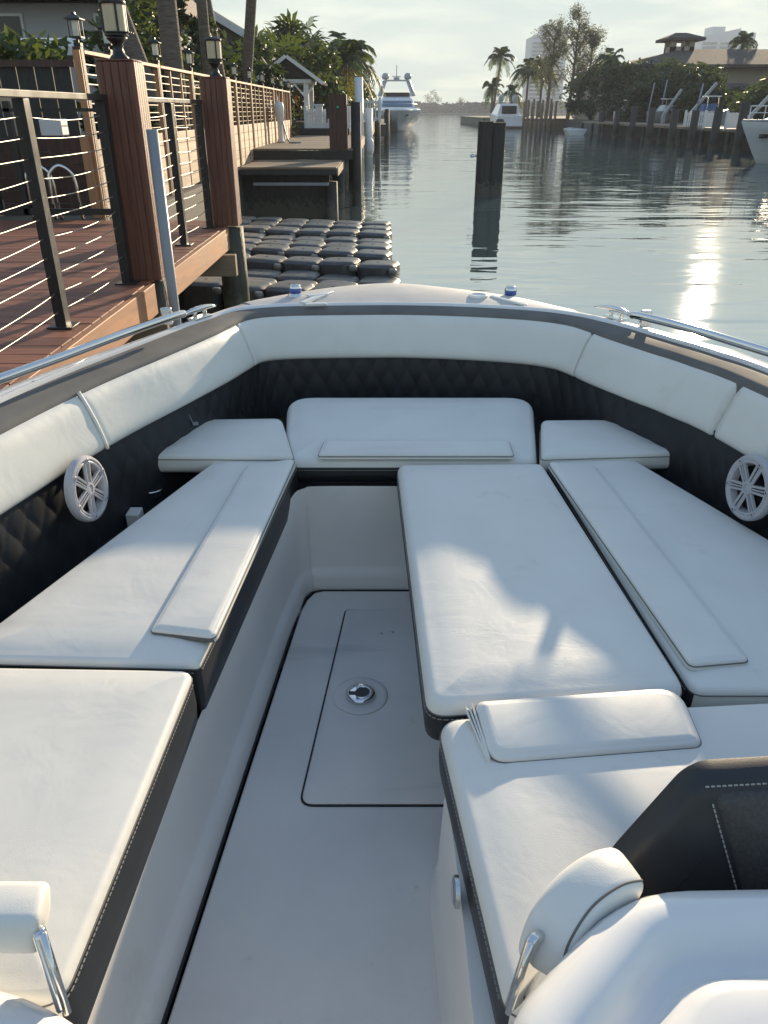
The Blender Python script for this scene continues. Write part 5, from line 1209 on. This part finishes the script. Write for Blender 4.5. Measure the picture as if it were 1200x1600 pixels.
def small_boat(name, x, y, L_, b_, z, label, canvas=None, ang=0):
    r = empty(name, (x, y, z), label, 'boat', 'boats kept on the right bank')
    mb = MB(); mb.loft([[(x-L_/2, y-b_/2*f, z+h), (x+L_*.25, y-b_/2*f, z+h), (x+L_/2, y, z+h+.15), (x+L_*.25, y+b_/2*f, z+h), (x-L_/2, y+b_/2*f, z+h)] for h, f in ((0, .55), (.35, .85), (.85, 1.0))]); mk('hull', mb, M['yachtgrey'], r, bevel=.05)
    mb = MB(); mb.loft([[(x-L_*.32, y-b_*.35, z+.86), (x+L_*.2, y-b_*.35, z+.86), (x+L_*.2, y+b_*.35, z+.86), (x-L_*.32, y+b_*.35, z+.86)], [(x-L_*.25, y-b_*.25, z+1.3), (x+L_*.05, y-b_*.25, z+1.3), (x+L_*.05, y+b_*.25, z+1.3), (x-L_*.25, y+b_*.25, z+1.3)]]); mk('canvas' if canvas else 'console', mb, M[canvas or 'yacht'], r, bevel=.05)
    for dx_ in (-.2, .1):
        mb = MB(); mb.tube([(x+L_*dx_, y-b_*.3, z+.8), (x+L_*dx_, y-b_*.3, z+1.7)], .035, 6); mk('top_post', mb, M['steel'], r)
    mb = MB(); mb.box(x-L_*.24, x+L_*.15, y-b_*.35, y+b_*.35, z+1.7, z+1.77); mk('hard_top', mb, M['yacht'], r)
    return r
small_boat('lifted_boat', 23.6, 71, 3.6, 1.8, 1.1, 'white centre console boat sitting on a lift by the masts')
small_boat('lifted_boat', 21.9, 58, 2.4, 1.4, 1.1, 'small boat with blue canvas on the right bank', 'canvas_blue')
small_boat('lifted_boat', 22.6, 79, 2.9, 1.8, 1.1, 'pale covered boat on the bank left of the masts')
mb = MB(); mb.loft([[(17.6-.9*f, 78, z), (17.6+.9*f, 78, z), (17.6+.8*f, 80.5, z), (17.6, 81.5, z+.1), (17.6-.8*f, 80.5, z)] for z, f in ((-.05, .7), (.5, 1.0))]); o = mk('skiff', mb, M['yacht'], bevel=.05, org=(17.6, 79.5, 0)); props(o, 'small white skiff on the water below the right bank', 'skiff')
# white boat whose bow shows at the right edge
rb = empty('white_motorboat', (20, 36, 0), 'white boat at the right edge with bow rail and dark hull ports', 'boat')
mb = MB(); rings = []
for z, sb, f in ((-.3, 1.5, .35), (0, 1.2, .5), (.4, .85, .66), (.85, .5, .82), (1.3, .17, .96), (1.56, 0, 1.0), (1.64, .0, 1.0)):
    x0 = 14.95 + sb*.8
    rings.append([(x0, 36, z), (x0 + 1.0, 36 - 1.0*f, z), (x0 + 2.6, 36 - 1.7*f, z), (25.5, 36 - 1.8*f, z), (25.5, 36 + 1.8*f, z), (x0 + 2.6, 36 + 1.7*f, z), (x0 + 1.0, 36 + 1.0*f, z)])
mb.loft(rings); mk('hull', mb, M['yacht'], rb, auto=30)
mb = MB(); mb.tube([(15.0, 36, 1.63), (16.0, 34.95, 1.63), (17.6, 34.25, 1.63), (25.5, 34.15, 1.63)], .05, 6); mk('gunwale_trim', mb, M['yachtgrey'], rb)
mb = MB(); mb.loft([[(16.1, 35.3, 1.65), (24, 34.8, 1.65), (24, 37.2, 1.65), (16.1, 36.7, 1.65)], [(17.2, 35.5, 2.05), (24, 35, 2.4), (24, 37, 2.4), (17.2, 36.5, 2.05)]]); mk('foredeck', mb, M['yacht'], rb, bevel=.06)
mb = MB(); mb.tube([(15.2, 35.9, 2.17), (16.0, 34.98, 2.17), (17.6, 34.3, 2.17), (22, 34.2, 2.17)], .03, 6); mb.tube([(15.15, 35.9, 1.92), (16.0, 34.98, 1.92), (17.6, 34.3, 1.92)], .02, 6)
for x, y in ((15.18, 35.9), (15.6, 35.45), (16.0, 34.98), (16.8, 34.63), (17.6, 34.3)): mb.tube([(x, y, 1.63), (x, y, 2.17)], .02, 6)
mk('bow_rail', mb, M['whitepaint'], rb)
for x, y in ((15.68, 35.42), (16.25, 34.98)): mb = MB(); mb.box(x-.10, x+.10, y-.3, y+.1, .98, 1.14); mk('hull_port', mb, M['window'], rb)
# big house
bh = empty('waterfront_house', (42, 86, 1.1), 'wide two storey house with a low hip roof and a cupola on the right bank', 'house')
mb = MB(); mb.box(24.5, 60, 86, 104, 1.1, 5.7); mk('wall', mb, M['stucco_warm'], bh)
def hip(x0, x1, y0, y1, z0, z1, ins): return MB().add([(x0, y0, z0), (x1, y0, z0), (x1, y1, z0), (x0, y1, z0), (x0+ins, (y0+y1)/2, z1), (x1-ins, (y0+y1)/2, z1), (x0, y0, z0-.25), (x1, y0, z0-.25), (x1, y1, z0-.25), (x0, y1, z0-.25)], [(0, 1, 5, 4), (1, 2, 5), (2, 3, 4, 5), (3, 0, 4), (6, 7, 1, 0), (7, 8, 2, 1), (8, 9, 3, 2), (9, 6, 0, 3), (9, 8, 7, 6)])
mk('roof', hip(22.6, 62, 84.5, 105, 5.9, 7.75, 9), M['greytile'], bh)
mk('lower_roof', hip(25.5, 37, 80, 86.5, 3.7, 4.3, 3), M['greytile'], bh)
mb = MB(); mb.box(26, 36, 81, 86, 1.1, 3.5); mk('ground_floor', mb, M['stucco_warm'], bh)
for x in (30.6, 31.9, 38.5, 40): 
    mb = MB(); mb.box(x-.45, x+.45, 85.9, 85.98, 4.35, 5.5); f_ = mk('window', mb, M['whitepaint'], bh); mb = MB(); mb.box(x-.36, x+.36, 85.86, 85.895, 4.43, 5.42); mk('pane', mb, M['window'], f_)
for x in (28.2, 31.2, 34):
    mb = MB(); mb.box(x-.9, x+.9, 80.9, 80.98, 1.5, 3.2); f_ = mk('window', mb, M['whitepaint'], bh); mb = MB(); mb.box(x-.8, x+.8, 80.86, 80.895, 1.6, 3.1); mk('pane', mb, M['window'], f_)
cp = MB()
for sx in (-1, 1):
    for sy in (-1, 1): cp.box(31.3+sx*.95-.25, 31.3+sx*.95+.25, 95+sy*.95-.25, 95+sy*.95+.25, 7.2, 8.55)
cp.box(31.15, 31.45, 93.8, 94.1, 7.2, 8.55); cp.box(30.1, 32.5, 93.8, 96.2, 7.0, 7.95); mk('cupola', cp, M['stucco_warm'], bh)
mk('cupola_roof', hip(29.3, 33.3, 93, 97, 8.7, 9.25, 1.4), M['greytile'], bh)
mk('left_wing_roof', hip(21.8, 27.5, 90, 104, 5.0, 6.3, 2), M['greytile'], bh)
mb = MB(); mb.box(22.6, 24.4, 91, 103, 1.1, 4.9); mk('left_wing', mb, M['stucco_warm'], bh)
# trees on the right bank
G4 = 'dark trees along the right bank'
tl = [(23.8, 84, 4.8, 5.5, 'leaf', 'dark tree left of the big house'), (25.2, 79, 4.6, 6.0, 'leaf', 'dark tree before the left wing of the big house'), (27.0, 76, 4.2, 5.4, 'leaf', 'green tree in front of the big house'), (25.6, 69, 3.2, 4.6, 'leaf', 'dark tree behind the lift masts'),
      (31, 76, 2.2, 4.4, 'leaf', 'low dark tree under the big house windows'), (22.5, 94, 5.0, 4.6, 'leaf', 'dark tree behind the palm pair on the bank'), (27.5, 60, 2.4, 5.5, 'leaf', 'dark bush behind the white railings'), (28.8, 66, 2.9, 3.8, 'leaf2', 'yellow green tree before the ground floor'),
      (35.0, 70, 4.0, 5.0, 'leaf', 'big dark tree right of the house windows'), (26.5, 50, 3.2, 5.0, 'leaf', 'dark tree at the right edge behind the white boat'), (23.5, 74, 3.4, 3.6, 'leaf', 'dark bush above the seawall'), (27.5, 60, 3.0, 3.4, 'leaf', 'low dark bush behind the pale covered boat'), (22.8, 100, 4.5, 5.0, 'leaf2', 'greenish tree behind the close row of piles'),
      (24.6, 98, 5.6, 4.6, 'leaf', 'tall dark tree under the wispy trees'),
      (22.9, 88, 5.0, 4.4, 'leaf', 'dark tree hiding the left wing wall of the big house'), (22.4, 76, 2.8, 3.0, 'leaf', 'low dark bush on the bank below the left wing'), (36.5, 78, 2.9, 4.6, 'leaf', 'dark bush below the right part of the house roof')]
for k, (x, y, h, w_, m_, lb) in enumerate(tl): tree(x, y, 1.1, h, w_, lb, seed=60+k, m=m_, n=36, dens=60, ls=.24, grp=G4, trunkf=.12, sz=.9)
for k, (x, y, h, c_, fan, lb) in enumerate(((15.9, 127, 7.6, 3.0, False, 'tall lone coconut palm at the tip of the right bank'), (16.0, 129, 3.9, 2.8, False, 'short palm at the foot of the lone coconut palm'), (18.6, 127, 3.2, 2.4, False, 'small palm behind the express cruiser'), (20.6, 126, 6.0, 3.6, False, 'left palm of the pair behind the close row of piles'), (22.6, 126, 6.2, 3.8, False, 'right palm of the pair behind the close row of piles'),
      (22.9, 90, 5.4, 2.6, False, 'upright palm before the left wing of the house'), (39.2, 98, 7.4, 2.4, False, 'small palm top above the house roof'), (38.2, 80, 6.2, 4.4, False, 'large palm above the right part of the house roof'), (31.6, 68, 3.9, 2.8, False, 'bushy palm right of the house windows'), (28.5, 58, 2.6, 2.4, False, 'low palm above the white railings'), (21.9, 42, 1.6, 1.4, False, 'pale palm behind the bow rail at the right edge'), (35.5, 66, 4.2, 2.8, False, 'palm at the right edge below the house roof'), (26.2, 73, 3.1, 2.4, False, 'yellowish palm behind the davit arms'))):
    palm(x, y, 1.1, h, lb, crown=c_, n=20, seed=80+k, fan=fan, grp='palms on the right bank', dry=2, lw=.12, ll=.6, lean=((.8, 0) if k == 0 else (0, 0)), r0=.17)
def casuarina(x, y, h, label, seed):
    rnd = random.Random(seed); r = empty('wispy_tree', (x, y, 1.1), label, 'tree', 'tall wispy trees on the right bank'); mb = MB(); lf = MB()
    mb.tube([(x, y, 1.1), (x+.2, y, 1.1+h*.5), (x+.3, y, 1.1+h*.92)], .2, 8, taper=[.26, .17, .04])
    for k in range(38):
        t = .30 + .68*rnd.random(); az = rnd.uniform(0, 6.28); b = Vector((x+.25*t, y, 1.1+h*t)); l_ = h*.30*(1.2-t)*rnd.uniform(.5, 1.2) + .5
        e = b + Vector((math.cos(az)*l_, math.sin(az)*l_, l_*rnd.uniform(.5, 1.1))); mb.tube([b, b.lerp(e, .5) + Vector((0, 0, .1)), e], .03, 4, taper=[.07, .045, .015], cap=False)
        for q in range(9):
            c = b.lerp(e, .35 + .65*rnd.random()); clump(lf, c + Vector((rnd.uniform(-.3, .3), rnd.uniform(-.3, .3), rnd.uniform(0, .3))), rnd.uniform(.3, .6), 20, .105, rnd, 1.3, .3)
    mk('trunk', mb, M['bark'], r, smooth=True); mk('crown', lf, M['casuarina'], r)
casuarina(23.4, 110, 11.4, 'tallest wispy tree right of the distant apartment tower', 5)
casuarina(21.0, 112, 10.2, 'wispy tree in front of the distant apartment tower', 6)
casuarina(24.9, 108, 9.0, 'shorter wispy tree leaning over the house roof', 7)

# ================================================================= FAR DISTANCE
def tower(x, y, w_, d_, z1, label, nf, slope=0, rot=0):
    r = empty('apartment_tower', (x, y, 1), label, 'tower block', 'distant tower blocks')
    mb = MB(); mb.add([(x-w_/2, y, 0), (x+w_/2, y, 0), (x+w_/2, y+d_, 0), (x-w_/2, y+d_, 0), (x-w_/2, y, z1-slope), (x+w_/2, y, z1), (x+w_/2, y+d_, z1), (x-w_/2, y+d_, z1-slope)], [(0, 1, 5, 4), (1, 2, 6, 5), (2, 3, 7, 6), (3, 0, 4, 7), (4, 5, 6, 7)]); mk('facade', mb, M['towerconc'], r)
    mb = MB()
    for k in range(nf):
        z = 2 + (z1-slope-4)*k/nf; mb.box(x-w_*.44, x-w_*.08, y-.6, y-.1, z, z+(z1-slope)/nf*.5); mb.box(x+w_*.02, x+w_*.42, y-.6, y-.1, z, z+(z1-slope)/nf*.5)
    mk('window_bands', mb, M['towerglass'], r)
    mb = MB(); mb.box(x-w_*.2, x+w_*.15, y+d_*.2, y+d_*.8, z1-slope, z1+w_*.05); mk('roof_block', mb, M['towerconc'], r)
    return r
tower(114, 620, 25, 22, 53, 'tall pale blue apartment tower behind the wispy trees', 18, slope=6)
tower(232, 620, 26, 24, 52, 'left block of the distant pair above the house roof', 17, slope=5)
tower(254, 640, 20, 24, 51, 'right block of the distant pair above the house roof', 17, slope=2)
mb = MB(); rnd = random.Random(9)
mb.add([(-700, 585, -1), (700, 585, -1), (700, 585, .5), (-700, 585, .5), (700, 900, 1.2), (-700, 900, 1.2)], [(0, 1, 2, 3), (3, 2, 4, 5)])
props(mk('far_shore', mb, M['ground']), kind='structure')
mb = MB()
for k in range(900):
    x = rnd.uniform(-140, 420) ; y = 588 + rnd.uniform(0, 26); h = 6.4 + 2.6*mnoise.noise(Vector((x*.035, 3, 0))) + 1.2*mnoise.noise(Vector((x*.2, 7, 0))) + rnd.uniform(-.6, 1.0)
    clump(mb, (x, y, h*.50), 3.4, 60, 1.3, rnd, 1.05)
o = mk('mangrove_forest', mb, M['mangrove']); props(o, 'low line of mangrove trees along the far shore', 'forest', kind='stuff')
mb = MB(); rnd = random.Random(19)
for k, (x, h) in enumerate(((30, 12), (34, 14.5), (37, 11.5), (53, 9.5), (78, 10))):
    r = empty('distant_pine', (x, 600, 1), ['bare pine left of the group on the far shore', 'tallest pine on the far shore', 'bushy pine beside the tallest one on the far shore', 'lone low pine on the far shore', 'lone pine on the far shore near the coconut palm'][k], 'tree', 'pines on the far shore')
    mb = MB(); mb.tube([(x, 600, 1), (x, 600, h)], .2, 5, taper=[.25, .05]); mk('trunk', mb, M['bark'], r)
    mb = MB()
    for q in range(16): clump(mb, (x + rnd.uniform(-2.2, 2.2), 600 + rnd.uniform(-2, 2), h*rnd.uniform(.5, .95)), 1.1, 12, .5, rnd, 1.2)
    mk('crown', mb, M['casuarina'], r)
# ================================================================= HAZE
hz = MB(); hz.box(-950, 950, -70, 1000, -2.0, 75)
hm = bpy.data.materials.new('haze'); hm.use_nodes = True; hn = hm.node_tree.nodes; hn.clear()
ho_ = hn.new('ShaderNodeOutputMaterial'); pv = hn.new('ShaderNodeVolumePrincipled'); pv.inputs['Color'].default_value = (.92, .95, 1.0, 1); pv.inputs['Density'].default_value = .0004; pv.inputs['Anisotropy'].default_value = .1
hm.node_tree.links.new(pv.outputs[0], ho_.inputs['Volume'])
props(mk('haze', hz, hm), kind='stuff')
